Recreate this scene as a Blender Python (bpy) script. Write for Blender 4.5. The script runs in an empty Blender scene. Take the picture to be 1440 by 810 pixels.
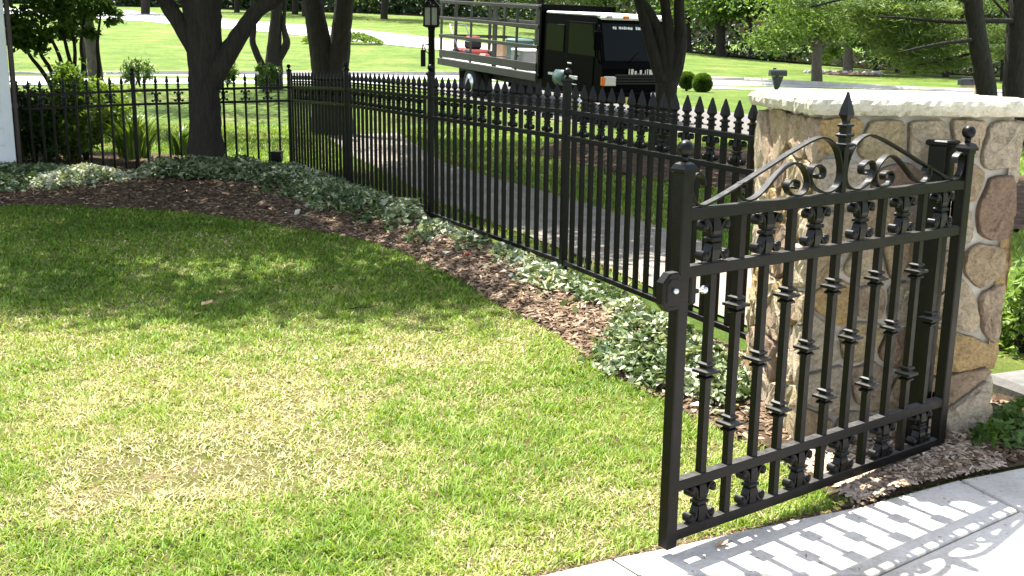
import bpy, bmesh, math, random
import numpy as np
from mathutils import Vector, Matrix
R = math.radians
rng = np.random.default_rng(7)
random.seed(7)
sc = bpy.context.scene
C = sc.collection

# ------------------------------------------------------------------ camera
cam = bpy.data.cameras.new('camera')
cam.sensor_width = 36.0
cam.lens = 36.0 * 1500.0 / 1440.0
cam.clip_start = 0.05
cam.clip_end = 2000
camo = bpy.data.objects.new('camera', cam); C.objects.link(camo)
_p, _r, CAM_H = .215, .0125, 1.577
fw = Vector((0, math.cos(_p), -math.sin(_p))); rt = Vector((1, 0, 0)); up = rt.cross(fw)
cx = rt * math.cos(_r) + up * math.sin(_r); cy = -rt * math.sin(_r) + up * math.cos(_r)
M = Matrix((cx, cy, -fw)).transposed().to_4x4(); M.translation = (0, 0, CAM_H)
camo.matrix_world = M
sc.camera = camo

# ------------------------------------------------------------------ light
SUN_AZ, SUN_EL = R(-34.0), R(66.0)          # direction towards the sun, clockwise from +Y
w = bpy.data.worlds.new('World'); sc.world = w; w.use_nodes = True
nt = w.node_tree; nt.nodes.clear()
sky = nt.nodes.new('ShaderNodeTexSky'); sky.sky_type = 'NISHITA'; sky.sun_disc = False
sky.sun_elevation = SUN_EL; sky.sun_rotation = SUN_AZ; sky.air_density = 1.0; sky.dust_density = 1.5; sky.ozone_density = 1.0
bg = nt.nodes.new('ShaderNodeBackground'); bg.inputs[1].default_value = .125
wo = nt.nodes.new('ShaderNodeOutputWorld')
hs_ = nt.nodes.new('ShaderNodeHueSaturation'); hs_.inputs['Saturation'].default_value = .55
nt.links.new(sky.outputs[0], hs_.inputs['Color']); nt.links.new(hs_.outputs[0], bg.inputs[0]); nt.links.new(bg.outputs[0], wo.inputs[0])
sl = bpy.data.lights.new('sun', 'SUN'); sl.energy = 4.6; sl.angle = R(.53); sl.color = (1, .955, .88)
so = bpy.data.objects.new('sun', sl); C.objects.link(so)
sd = Vector((math.sin(SUN_AZ) * math.cos(SUN_EL), math.cos(SUN_AZ) * math.cos(SUN_EL), math.sin(SUN_EL)))
so.rotation_euler = (-sd).to_track_quat('-Z', 'Y').to_euler()
so.location = (0, 0, 30)
sc.view_settings.view_transform = 'Standard'; sc.view_settings.look = 'None'
sc.view_settings.exposure = 1.95; sc.view_settings.gamma = 1.0; sc.view_settings.use_curve_mapping = False
sc.render.engine = 'CYCLES'
sc.cycles.max_bounces = 8; sc.cycles.transparent_max_bounces = 8
sc.cycles.use_denoising = True

# ------------------------------------------------------------------ terrain height
def ss(t): t = np.clip(t, 0, 1); return t * t * (3 - 2 * t)
def gz(x, y):
    x = np.asarray(x, float); y = np.asarray(y, float)
    b = -.02 + .07 * ss((y - 3) / 6) - .03 * ss((y - 12) / 6) + .58 * ss((y - 22) / 11.)
    b = b - .010 * np.maximum(0, x - 2) * ss((y - 24) / 12.)
    s = .02 + .05 * (1 - ss((x + 10) / 38.))
    return b + np.maximum(0, np.minimum(y, 150) - 40) * s + .25 * np.maximum(0, y - 150)

# ------------------------------------------------------------------ noise (numpy)
def vnoise(x, y, seed=0):
    xi = np.floor(x).astype(np.int64); yi = np.floor(y).astype(np.int64)
    xf = x - xi; yf = y - yi
    def h(a, b):
        n = (a * 374761393 + b * 668265263 + seed * 1442695041) & 0x7fffffff
        n = ((n ^ (n >> 13)) * 1274126177) & 0x7fffffff
        return ((n ^ (n >> 16)) & 0xffff) / 65535.
    u = xf * xf * (3 - 2 * xf); v = yf * yf * (3 - 2 * yf)
    return (h(xi, yi) * (1 - u) + h(xi + 1, yi) * u) * (1 - v) + (h(xi, yi + 1) * (1 - u) + h(xi + 1, yi + 1) * u) * v
def fbm(x, y, o=4, seed=0):
    t = 0; a = .5
    for i in range(o):
        t = t + a * vnoise(x * 2 ** i + 17.3 * i, y * 2 ** i - 9.1 * i, seed + i); a *= .5
    return t

# ------------------------------------------------------------------ materials
MATS = {}
def mat(name):
    m = bpy.data.materials.new(name); m.use_nodes = True
    n = m.node_tree.nodes; n.clear()
    o = n.new('ShaderNodeOutputMaterial'); b = n.new('ShaderNodeBsdfPrincipled')
    m.node_tree.links.new(b.outputs[0], o.inputs[0]); MATS[name] = m
    return m, m.node_tree, b, o
def N(nt, t, **kw):
    n = nt.nodes.new(t)
    for k, v in kw.items(): setattr(n, k, v)
    return n
def ramp(nt, stops, interp='LINEAR'):
    r = nt.nodes.new('ShaderNodeValToRGB'); r.color_ramp.interpolation = interp
    e = r.color_ramp.elements
    while len(e) < len(stops): e.new(.5)
    for i, (p, c) in enumerate(stops): e[i].position = p; e[i].color = (*c, 1)
    return r
def noise(nt, scale, detail=4, rough=.55, coord=None, dist=0):
    n = nt.nodes.new('ShaderNodeTexNoise'); n.inputs['Scale'].default_value = scale
    n.inputs['Detail'].default_value = detail; n.inputs['Roughness'].default_value = rough; n.inputs['Distortion'].default_value = dist
    if coord is not None: nt.links.new(coord, n.inputs['Vector'])
    return n
def bump(nt, h, b, strength=.5, dist=.01, prev=None):
    bp = nt.nodes.new('ShaderNodeBump'); bp.inputs['Strength'].default_value = strength; bp.inputs['Distance'].default_value = dist
    nt.links.new(h, bp.inputs['Height'])
    if prev is not None: nt.links.new(prev, bp.inputs['Normal'])
    if b is not None: nt.links.new(bp.outputs[0], b.inputs['Normal'])
    return bp.outputs[0]
def mixc(nt, fac, a, b, mode='MIX'):
    m = nt.nodes.new('ShaderNodeMix'); m.data_type = 'RGBA'; m.blend_type = mode
    for s, v in ((0, fac), (6, a), (7, b)):
        if hasattr(v, 'is_linked'): nt.links.new(v, m.inputs[s])
        elif isinstance(v, (int, float)): m.inputs[s].default_value = v
        else: m.inputs[s].default_value = (*v, 1)
    return m.outputs[2]
def pos(nt): return nt.nodes.new('ShaderNodeNewGeometry').outputs['Position']
def objc(nt): return nt.nodes.new('ShaderNodeTexCoord').outputs['Object']

def simple(name, col, rough=.6, metal=0, nscale=None, var=.25, bmp=0, bscale=None, spec=.5):
    m, nt, b, o = mat(name)
    b.inputs['Roughness'].default_value = rough; b.inputs['Metallic'].default_value = metal
    b.inputs['Specular IOR Level'].default_value = spec
    if nscale:
        n = noise(nt, nscale, 5, .6, objc(nt))
        r = ramp(nt, [(.3, tuple(c * (1 - var) for c in col)), (.7, tuple(min(1, c * (1 + var)) for c in col))])
        nt.links.new(n.outputs[0], r.inputs[0]); nt.links.new(r.outputs[0], b.inputs['Base Color'])
        if bmp: bump(nt, noise(nt, bscale or nscale * 3, 6, .65, objc(nt)).outputs[0], b, .6, bmp)
    else: b.inputs['Base Color'].default_value = (*col, 1)
    return m

# satin black powder coat with slight dust; sun glints painted pale on upward faces
m, nt, b, o = mat('black_iron')
n1 = noise(nt, 14, 5, .6, pos(nt)); r = ramp(nt, [(.35, (.0013, .0013, .0014)), (.70, (.003, .0028, .0026)), (.85, (.008, .007, .006))])
nt.links.new(n1.outputs[0], r.inputs[0])
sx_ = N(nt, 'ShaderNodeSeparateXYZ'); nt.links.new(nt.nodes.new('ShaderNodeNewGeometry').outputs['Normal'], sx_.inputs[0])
glint_up = ramp(nt, [(.80, (0, 0, 0)), (.97, (1, 1, 1))]); nt.links.new(sx_.outputs['Z'], glint_up.inputs[0])
glint_noise = ramp(nt, [(.3, (.25,) * 3), (.7, (1,) * 3)]); nt.links.new(noise(nt, 35, 5, .7, pos(nt)).outputs[0], glint_noise.inputs[0])
glint_mask = mixc(nt, 1, glint_up.outputs[0], glint_noise.outputs[0], 'MULTIPLY')
nt.links.new(mixc(nt, glint_mask, r.outputs[0], (.10, .097, .09)), b.inputs['Base Color'])
r2 = ramp(nt, [(.3, (.27,) * 3), (.7, (.42,) * 3)]); nt.links.new(noise(nt, 30, 4, .6, pos(nt)).outputs[0], r2.inputs[0])
nt.links.new(r2.outputs[0], b.inputs['Roughness'])
bump(nt, noise(nt, 260, 3, .6, pos(nt)).outputs[0], b, .12, .002); b.inputs['Specular IOR Level'].default_value = .18
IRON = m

# concrete
m, nt, b, o = mat('concrete')
P = pos(nt)
n1 = noise(nt, 2.2, 6, .65, P); n2 = noise(nt, 55, 5, .7, P); n3 = noise(nt, 220, 3, .7, P)
r = ramp(nt, [(.3, (.40, .375, .335)), (.7, (.53, .505, .46))]); nt.links.new(n1.outputs[0], r.inputs[0])
r2 = ramp(nt, [(.38, (.62, .60, .57)), (.52, (1, 1, 1))]); nt.links.new(n2.outputs[0], r2.inputs[0])
c = mixc(nt, .45, r.outputs[0], r2.outputs[0], 'MULTIPLY')
r3 = ramp(nt, [(.68, (1, 1, 1)), (.73, (.45, .42, .38))]); nt.links.new(noise(nt, 17, 6, .8, P).outputs[0], r3.inputs[0])
c = mixc(nt, .5, c, r3.outputs[0], 'MULTIPLY')
r4 = ramp(nt, [(.50, (1, 1, 1)), (.66, (.66, .63, .58))]); nt.links.new(noise(nt, 1.1, 8, .75, P, .6).outputs[0], r4.inputs[0])
c = mixc(nt, .8, c, r4.outputs[0], 'MULTIPLY')
vo = N(nt, 'ShaderNodeTexVoronoi', feature='DISTANCE_TO_EDGE'); vo.inputs['Scale'].default_value = .55
nw = noise(nt, 3.0, 6, .7, P); mpv = N(nt, 'ShaderNodeVectorMath', operation='MULTIPLY_ADD'); nt.links.new(nw.outputs['Color'], mpv.inputs[0]); mpv.inputs[1].default_value = (.5, .5, .5); nt.links.new(P, mpv.inputs[2]); nt.links.new(mpv.outputs[0], vo.inputs['Vector'])
r5 = ramp(nt, [(.0, (.35, .32, .28)), (.0022, (1, 1, 1))]); nt.links.new(vo.outputs['Distance'], r5.inputs[0])
c = mixc(nt, .55, c, r5.outputs[0], 'MULTIPLY')
nt.links.new(c, b.inputs['Base Color']); b.inputs['Roughness'].default_value = .85
mb_ = N(nt, 'ShaderNodeMapping'); mb_.inputs['Rotation'].default_value = (0, 0, R(37)); mb_.inputs['Scale'].default_value = (6, 190, 6); nt.links.new(P, mb_.inputs[0])
bp = bump(nt, noise(nt, 1.0, 3, .6, mb_.outputs[0]).outputs[0], None, .35, .004)
bp = bump(nt, n2.outputs[0], None, .25, .004, bp); bump(nt, n3.outputs[0], b, .3, .002, bp)
CONC = m

# ground (turf and thatch under the blades, lawn further away)
m, nt, b, o = mat('turf')
P = pos(nt)
n1 = noise(nt, .55, 5, .6, P); n2 = noise(nt, 9, 6, .7, P); n3 = noise(nt, 90, 4, .75, P)
r = ramp(nt, [(.30, (.075, .135, .014)), (.48, (.115, .19, .020)), (.60, (.165, .215, .04)), (.74, (.24, .23, .08))])
nt.links.new(n1.outputs[0], r.inputs[0])
r2 = ramp(nt, [(.34, (.42, .45, .38)), (.62, (1.05, 1.03, 1.0))]); nt.links.new(noise(nt, 3.2, 8, .75, P).outputs[0], r2.inputs[0])
c = mixc(nt, .8, r.outputs[0], r2.outputs[0], 'MULTIPLY')
r3 = ramp(nt, [(.32, (.38, .38, .34)), (.6, (1.1, 1.1, 1.0))]); nt.links.new(n3.outputs[0], r3.inputs[0])
c = mixc(nt, .8, c, r3.outputs[0], 'MULTIPLY')
nt.links.new(c, b.inputs['Base Color']); b.inputs['Roughness'].default_value = .9; b.inputs['Specular IOR Level'].default_value = .2
bp = bump(nt, n2.outputs[0], None, .5, .05); bump(nt, n3.outputs[0], b, .9, .03, bp)
TURF = m

# bare thatch below the blades of the front lawn
m, nt, b, o = mat('thatch')
P = pos(nt)
n1 = noise(nt, 4, 5, .6, P); n3 = noise(nt, 120, 5, .75, P)
r = ramp(nt, [(.3, (.10, .125, .03)), (.5, (.17, .165, .06)), (.72, (.27, .21, .12))]); nt.links.new(n1.outputs[0], r.inputs[0])
r3 = ramp(nt, [(.32, (.4, .38, .33)), (.62, (1.1, 1.1, 1.05))]); nt.links.new(n3.outputs[0], r3.inputs[0])
c = mixc(nt, .8, r.outputs[0], r3.outputs[0], 'MULTIPLY')
nt.links.new(c, b.inputs['Base Color']); b.inputs['Roughness'].default_value = .95; b.inputs['Specular IOR Level'].default_value = .1
bump(nt, n3.outputs[0], b, 1, .02); THATCH = m

# mulch soil
m, nt, b, o = mat('mulch')
P = pos(nt)
n1 = noise(nt, 6, 6, .7, P); n2 = noise(nt, 70, 6, .75, P, 1.5)
r = ramp(nt, [(.3, (.065, .044, .029)), (.55, (.165, .115, .076)), (.75, (.28, .21, .145))]); nt.links.new(n1.outputs[0], r.inputs[0])
r2 = ramp(nt, [(.35, (.35, .33, .3)), (.65, (1.25, 1.2, 1.15))]); nt.links.new(n2.outputs[0], r2.inputs[0])
nt.links.new(mixc(nt, .8, r.outputs[0], r2.outputs[0], 'MULTIPLY'), b.inputs['Base Color']); b.inputs['Roughness'].default_value = .95; b.inputs['Specular IOR Level'].default_value = .08
bp = bump(nt, n1.outputs[0], None, .6, .06); bump(nt, n2.outputs[0], b, 1, .03, bp)
MULCH = m

# asphalt / street, pale in the sun
def paving(name, a, c2, sc1=1.2):
    m, nt, b, o = mat(name); P = pos(nt)
    n1 = noise(nt, sc1, 6, .65, P); n2 = noise(nt, 60, 4, .7, P)
    r = ramp(nt, [(.3, a), (.7, c2)]); nt.links.new(n1.outputs[0], r.inputs[0])
    r2 = ramp(nt, [(.3, (.7, .7, .7)), (.65, (1.1, 1.1, 1.1))]); nt.links.new(n2.outputs[0], r2.inputs[0])
    nt.links.new(mixc(nt, .6, r.outputs[0], r2.outputs[0], 'MULTIPLY'), b.inputs['Base Color']); b.inputs['Roughness'].default_value = .9
    bump(nt, n2.outputs[0], b, .5, .01); return m
STREET = paving('street_paving', (.30, .295, .285), (.40, .39, .375), .6)
DRIVE = paving('driveway_paving', (.075, .07, .062), (.13, .12, .105), .9)
PATHM = paving('path_paving', (.14, .122, .10), (.30, .26, .21), 2.5)
FLOOR = simple('leaf_litter', (.016, .014, .008), .95, 0, 3, .4, spec=.0)

# leaves: attribute 'tint' 0..1 picks the colour on a ramp
def leafmat(name, stops, trans=.35, rough=.5, spec=.35):
    m, nt, b, o = mat(name)
    a = N(nt, 'ShaderNodeAttribute', attribute_name='tint')
    r = ramp(nt, stops); nt.links.new(a.outputs['Fac'], r.inputs[0])
    nt.links.new(r.outputs[0], b.inputs['Base Color']); b.inputs['Roughness'].default_value = rough
    b.inputs['Specular IOR Level'].default_value = spec
    t = nt.nodes.new('ShaderNodeBsdfTranslucent')
    nt.links.new(mixc(nt, 1, r.outputs[0], (1.25, 1.2, .55), 'MULTIPLY'), t.inputs[0])
    mx = nt.nodes.new('ShaderNodeMixShader'); mx.inputs[0].default_value = trans
    nt.links.new(b.outputs[0], mx.inputs[1]); nt.links.new(t.outputs[0], mx.inputs[2]); nt.links.new(mx.outputs[0], o.inputs[0])
    return m
GRASS = leafmat('grass_blade', [(0, (.05, .11, .010)), (.30, (.125, .235, .016)), (.55, (.245, .35, .038)), (.72, (.36, .36, .12)), (.86, (.46, .40, .21)), (1, (.56, .49, .32))], .3, .55, .3)
LEAF_DEEP = leafmat('leaf_deep', [(0, (.018, .045, .010)), (.5, (.04, .085, .018)), (1, (.085, .14, .03))])
LEAF_MID = leafmat('leaf_mid', [(0, (.03, .07, .012)), (.5, (.065, .13, .022)), (1, (.13, .20, .035))])
LEAF_LIGHT = leafmat('leaf_light', [(0, (.06, .12, .02)), (.5, (.13, .22, .035)), (1, (.24, .33, .06))], .4)
LEAF_PINE = leafmat('pine_needle', [(0, (.06, .115, .03)), (.5, (.14, .22, .065)), (1, (.27, .36, .11))], .4)
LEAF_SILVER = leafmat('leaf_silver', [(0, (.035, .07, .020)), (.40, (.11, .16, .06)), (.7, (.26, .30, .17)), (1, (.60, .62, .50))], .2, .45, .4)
LEAF_WOOD = leafmat('leaf_wood', [(0, (.012, .03, .008)), (.5, (.03, .065, .014)), (.85, (.075, .125, .025)), (1, (.15, .20, .04))], .3)
CHIP = leafmat('mulch_chip', [(0, (.045, .030, .020)), (.5, (.145, .098, .064)), (.85, (.28, .21, .14)), (1, (.45, .36, .26))], .0, .9, .1)
PALECHIP = leafmat('pale_chip', [(0, (.16, .11, .08)), (.5, (.34, .27, .20)), (1, (.52, .44, .35))], .0, .9, .1)

# bark
def barkmat(name, a, c2):
    m, nt, b, o = mat(name); P = objc(nt)
    mp = N(nt, 'ShaderNodeMapping'); mp.inputs['Scale'].default_value = (1, 1, .18); nt.links.new(P, mp.inputs[0])
    n1 = noise(nt, 26, 6, .7, mp.outputs[0], 1.0); n2 = noise(nt, 5, 4, .6, P)
    r = ramp(nt, [(.32, a), (.68, c2)]); nt.links.new(n1.outputs[0], r.inputs[0])
    r2 = ramp(nt, [(.3, (.65, .65, .62)), (.7, (1.15, 1.12, 1.05))]); nt.links.new(n2.outputs[0], r2.inputs[0])
    nt.links.new(mixc(nt, .7, r.outputs[0], r2.outputs[0], 'MULTIPLY'), b.inputs['Base Color']); b.inputs['Roughness'].default_value = .95
    bump(nt, n1.outputs[0], b, 1, .03); return m
BARK = barkmat('bark_dark', (.010, .008, .006), (.042, .033, .025))
BARK_G = barkmat('bark_grey', (.05, .043, .034), (.15, .13, .10))

# field stone: one colour per stone
m, nt, b, o = mat('field_stone')
oi = nt.nodes.new('ShaderNodeObjectInfo'); P = pos(nt)
pal = ramp(nt, [(0, (.52, .40, .25)), (.14, (.58, .47, .32)), (.28, (.45, .33, .22)), (.38, (.56, .39, .18)), (.46, (.56, .48, .36)), (.60, (.32, .22, .15)), (.65, (.62, .51, .35)), (.80, (.48, .37, .26)), (.90, (.55, .44, .26))], 'CONSTANT')
nt.links.new(oi.outputs['Random'], pal.inputs[0])
n1 = noise(nt, 11, 9, .72, P, 1.2); n2 = noise(nt, 75, 7, .75, P)
r = ramp(nt, [(.3, (.58, .52, .46)), (.5, (1, 1, 1)), (.72, (1.28, 1.22, 1.12))]); nt.links.new(n1.outputs[0], r.inputs[0])
c = mixc(nt, .9, pal.outputs[0], r.outputs[0], 'MULTIPLY')
r2 = ramp(nt, [(.36, (.45, .41, .36)), (.56, (1.08, 1.08, 1.08))]); nt.links.new(n2.outputs[0], r2.inputs[0])
c = mixc(nt, .7, c, r2.outputs[0], 'MULTIPLY')
nt.links.new(c, b.inputs['Base Color']); b.inputs['Roughness'].default_value = .85
vr = N(nt, 'ShaderNodeTexVoronoi', feature='F1'); vr.inputs['Scale'].default_value = 13
wv = N(nt, 'ShaderNodeVectorMath', operation='MULTIPLY_ADD'); nt.links.new(noise(nt, 7, 5, .6, P).outputs['Color'], wv.inputs[0]); wv.inputs[1].default_value = (.12, .12, .12); nt.links.new(P, wv.inputs[2]); nt.links.new(wv.outputs[0], vr.inputs['Vector'])
bp = bump(nt, vr.outputs['Distance'], None, .8, .05)
bp = bump(nt, n1.outputs[0], None, .9, .045, bp); bump(nt, n2.outputs[0], b, 1, .016, bp)
STONE = m
MORTAR = simple('mortar', (.50, .47, .41), .95, 0, 18, .18, .01, 60)
# limestone cap
m, nt, b, o = mat('limestone')
P = pos(nt); n1 = noise(nt, 5, 6, .65, P); n2 = noise(nt, 40, 6, .7, P)
r = ramp(nt, [(.32, (.43, .40, .31)), (.65, (.58, .55, .45))]); nt.links.new(n1.outputs[0], r.inputs[0])
r2 = ramp(nt, [(.34, (.6, .57, .5)), (.5, (1, 1, 1))]); nt.links.new(n2.outputs[0], r2.inputs[0])
nt.links.new(mixc(nt, .6, r.outputs[0], r2.outputs[0], 'MULTIPLY'), b.inputs['Base Color']); b.inputs['Roughness'].default_value = .9
bp = bump(nt, n1.outputs[0], None, .5, .03); bump(nt, n2.outputs[0], b, .7, .012, bp); LIME = m

WHITE = simple('white_siding', (.72, .74, .74), .55, 0, 3, .06)
BROWN = simple('brown_trim', (.06, .04, .03), .5, 0, 8, .2)
TRUCKB = simple('truck_paint', (.0018, .002, .0022), .3, 0, 6, .3, spec=.02)
OLIVE = simple('stake_aluminium', (.036, .035, .027), .65, .0, 5, .25, .002, 30)
TYRE = simple('tyre_rubber', (.018, .018, .018), .85, 0, 20, .2)
STEEL = simple('bright_steel', (.55, .55, .55), .3, .9)
WPAINT = simple('white_paint', (.78, .78, .76), .4)
ORANGE = simple('orange_lens', (.75, .16, .02), .25)
REDP = simple('red_paint', (.26, .03, .018), .4, 0, 10, .2)
CARD = simple('cardboard', (.42, .29, .17), .85, 0, 6, .12)
GREENP = simple('green_plastic', (.04, .10, .08), .5)
TEAL = simple('teal_tank', (.035, .075, .072), .4, .0)
GREYB = simple('grey_plastic', (.38, .38, .36), .6, 0, 8, .15)
PLANK = simple('bed_boards', (.50, .49, .50), .7, 0, 6, .15)
YELLOW = simple('yellow_panel', (.60, .52, .08), .5)
WOODP = simple('post_wood', (.38, .27, .16), .8, 0, 12, .25)
MBOX = simple('mailbox_metal', (.02, .022, .022), .4, .3)
ROOFM = simple('roof_shingle', (.12, .10, .09), .9, 0, 8, .3)
PINKW = simple('pale_wall', (.62, .52, .47), .8, 0, 3, .08)
LGLASS = simple('lantern_pane', (.36, .38, .36), .25)
ROCK = simple('edging_rock', (.27, .25, .22), .9, 0, 12, .3, .02, 30)
FLAG = simple('flagstone', (.12, .115, .105), .9, 0, 9, .3, .01, 40)
DRYLEAF = simple('dry_leaf', (.38, .24, .14), .8, 0, 20, .3)
m, nt, b, o = mat('dark_glass')
b.inputs['Base Color'].default_value = (.003, .006, .0055, 1); b.inputs['Roughness'].default_value = .06; b.inputs['IOR'].default_value = 1.22; b.inputs['Specular IOR Level'].default_value = .3
GLASS = m

# ------------------------------------------------------------------ mesh helpers
def np_mesh(name, V, F, mt, parent=None, tint=None, smooth=False, loc=None):
    V = np.asarray(V, np.float32); F = np.asarray(F, np.int32); k = F.shape[1]
    me = bpy.data.meshes.new(name)
    me.vertices.add(len(V)); me.vertices.foreach_set('co', V.ravel())
    me.loops.add(F.size); me.loops.foreach_set('vertex_index', F.ravel())
    me.polygons.add(len(F)); me.polygons.foreach_set('loop_start', np.arange(len(F), dtype=np.int32) * k)
    me.polygons.foreach_set('loop_total', np.full(len(F), k, np.int32))
    if smooth: me.polygons.foreach_set('use_smooth', np.ones(len(F), bool))
    if tint is not None:
        a = me.attributes.new('tint', 'FLOAT', 'POINT'); a.data.foreach_set('value', np.asarray(tint, np.float32))
    me.update(calc_edges=True); me.materials.append(mt)
    o = bpy.data.objects.new(name, me); C.objects.link(o); o.parent = parent
    if loc is not None: o.location = loc
    return o

class MB:
    """collects boxes, tubes, lathes; build() makes ONE mesh object"""
    def __init__(s): s.v = []; s.f = []; s.sm = []
    def add(s, V, F, smooth=False):
        k = len(s.v); s.v += [tuple(p) for p in V]; s.f += [tuple(i + k for i in f) for f in F]; s.sm += [smooth] * len(F); return s
    def box(s, c, d, rot=None, bev=0):
        hx, hy, hz = d[0] / 2, d[1] / 2, d[2] / 2
        if bev:
            V = []; b = min(bev, hx * .9, hy * .9, hz * .9)
            for sx in (-1, 1):
                for sy in (-1, 1):
                    for sz in (-1, 1):
                        V += [(sx * hx, sy * (hy - b), sz * (hz - b)), (sx * (hx - b), sy * hy, sz * (hz - b)), (sx * (hx - b), sy * (hy - b), sz * hz)]
            ix = lambda x, y, z, a: ((x * 2 + y) * 2 + z) * 3 + a
            F = []
            for x in (0, 1):
                q = [ix(x, 0, 0, 0), ix(x, 1, 0, 0), ix(x, 1, 1, 0), ix(x, 0, 1, 0)]; F.append(q if x else q[::-1])
                q = [ix(0, x, 0, 1), ix(0, x, 1, 1), ix(1, x, 1, 1), ix(1, x, 0, 1)]; F.append(q if x else q[::-1])
                q = [ix(0, 0, x, 2), ix(1, 0, x, 2), ix(1, 1, x, 2), ix(0, 1, x, 2)]; F.append(q if x else q[::-1])
            for a in (0, 1):
                for c2 in (0, 1):
                    fl = (a + c2) % 2
                    q = [ix(a, c2, 0, 0), ix(a, c2, 1, 0), ix(a, c2, 1, 1), ix(a, c2, 0, 1)]; F.append(q[::-1] if fl else q)
                    q = [ix(a, 0, c2, 0), ix(a, 0, c2, 2), ix(a, 1, c2, 2), ix(a, 1, c2, 0)]; F.append(q[::-1] if fl else q)
                    q = [ix(0, a, c2, 1), ix(1, a, c2, 1), ix(1, a, c2, 2), ix(0, a, c2, 2)]; F.append(q[::-1] if fl else q)
            for x in (0, 1):
                for y in (0, 1):
                    for z in (0, 1):
                        q = [ix(x, y, z, 0), ix(x, y, z, 1), ix(x, y, z, 2)]; F.append(q if (x + y + z) % 2 else q[::-1])
        else:
            V = [(x * hx, y * hy, z * hz) for x in (-1, 1) for y in (-1, 1) for z in (-1, 1)]
            F = [(0, 1, 3, 2), (4, 6, 7, 5), (0, 4, 5, 1), (2, 3, 7, 6), (0, 2, 6, 4), (1, 5, 7, 3)]
        out = []
        for p in V:
            q = Vector(p)
            if rot is not None: q = rot @ q
            out.append((q.x + c[0], q.y + c[1], q.z + c[2]))
        return s.add(out, F)
    def prism(s, poly, z0, z1):
        n = len(poly)
        V = [(x, y, z0) for x, y in poly] + [(x, y, z1) for x, y in poly]
        F = [tuple(range(n))[::-1], tuple(range(n, 2 * n))] + [(i, (i + 1) % n, n + (i + 1) % n, n + i) for i in range(n)]
        return s.add(V, F)
    def lathe(s, prof, n=8, c=(0, 0, 0), axis='z', smooth=False, phase=0.):
        V = []; F = []
        for r, h in prof:
            for i in range(n):
                a = 2 * math.pi * (i + phase) / n
                x, y = r * math.cos(a), r * math.sin(a)
                V.append({'z': (x, y, h), 'y': (x, h, y), 'x': (h, x, y)}[axis])
        V = [(p[0] + c[0], p[1] + c[1], p[2] + c[2]) for p in V]
        for j in range(len(prof) - 1):
            for i in range(n):
                F.append((j * n + i, j * n + (i + 1) % n, (j + 1) * n + (i + 1) % n, (j + 1) * n + i))
        F.append(tuple(range(n))[::-1]); F.append(tuple(range((len(prof) - 1) * n, len(prof) * n)))
        if axis == 'y': F = [f[::-1] for f in F]
        return s.add(V, F, smooth)
    def ball(s, c, r, n=16, m=10):
        return s.lathe([(r * math.sin(math.pi * max(.02, min(.98, j / m))), -r * math.cos(math.pi * j / m)) for j in range(m + 1)], n, c, 'z', True)
    def tube(s, pts, rad, n=8, smooth=True, cap=True, jit=0):
        pts = [Vector(p) for p in pts]; V = []; F = []
        if not hasattr(rad, '__len__'): rad = [rad] * len(pts)
        prev = None
        for i, p in enumerate(pts):
            d = (pts[min(i + 1, len(pts) - 1)] - pts[max(i - 1, 0)]).normalized()
            if prev is None:
                a = d.orthogonal().normalized()
            else:
                a = (prev - d * prev.dot(d)).normalized()
            prev = a; b2 = d.cross(a)
            for k in range(n):
                t = 2 * math.pi * k / n
                rr = rad[i] * (1 + (random.random() - .5) * jit)
                q = p + (a * math.cos(t) + b2 * math.sin(t)) * rr; V.append(q)
        for i in range(len(pts) - 1):
            for k in range(n):
                F.append((i * n + k, i * n + (k + 1) % n, (i + 1) * n + (k + 1) % n, (i + 1) * n + k))
        if cap: F.append(tuple(range(n))[::-1]); F.append(tuple(range((len(pts) - 1) * n, len(pts) * n)))
        return s.add(V, F, smooth)
    def ribbon(s, pts, thick, y0, y1):
        """flat bar following a curve in the local x-z plane, from y0 to y1"""
        n = len(pts); V = []; F = []
        for i, (x, z) in enumerate(pts):
            a = pts[max(i - 1, 0)]; c2 = pts[min(i + 1, n - 1)]
            dx, dz = c2[0] - a[0], c2[1] - a[1]; l = math.hypot(dx, dz) or 1; nx, nz = -dz / l * thick / 2, dx / l * thick / 2
            V += [(x + nx, y0, z + nz), (x + nx, y1, z + nz), (x - nx, y1, z - nz), (x - nx, y0, z - nz)]
        for i in range(n - 1):
            for k in range(4):
                F.append((i * 4 + k, (i + 1) * 4 + k, (i + 1) * 4 + (k + 1) % 4, i * 4 + (k + 1) % 4))
        F += [(0, 1, 2, 3), ((n - 1) * 4 + 3, (n - 1) * 4 + 2, (n - 1) * 4 + 1, (n - 1) * 4)]
        return s.add(V, F)
    def mesh(s, name, mt):
        me = bpy.data.meshes.new(name); me.from_pydata(s.v, [], s.f); me.materials.append(mt)
        me.polygons.foreach_set('use_smooth', s.sm); me.update(); return me
    def build(s, name, mt, parent=None, loc=None, rot=None):
        return put(name, s.mesh(name, mt), parent, loc, rot)

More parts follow.
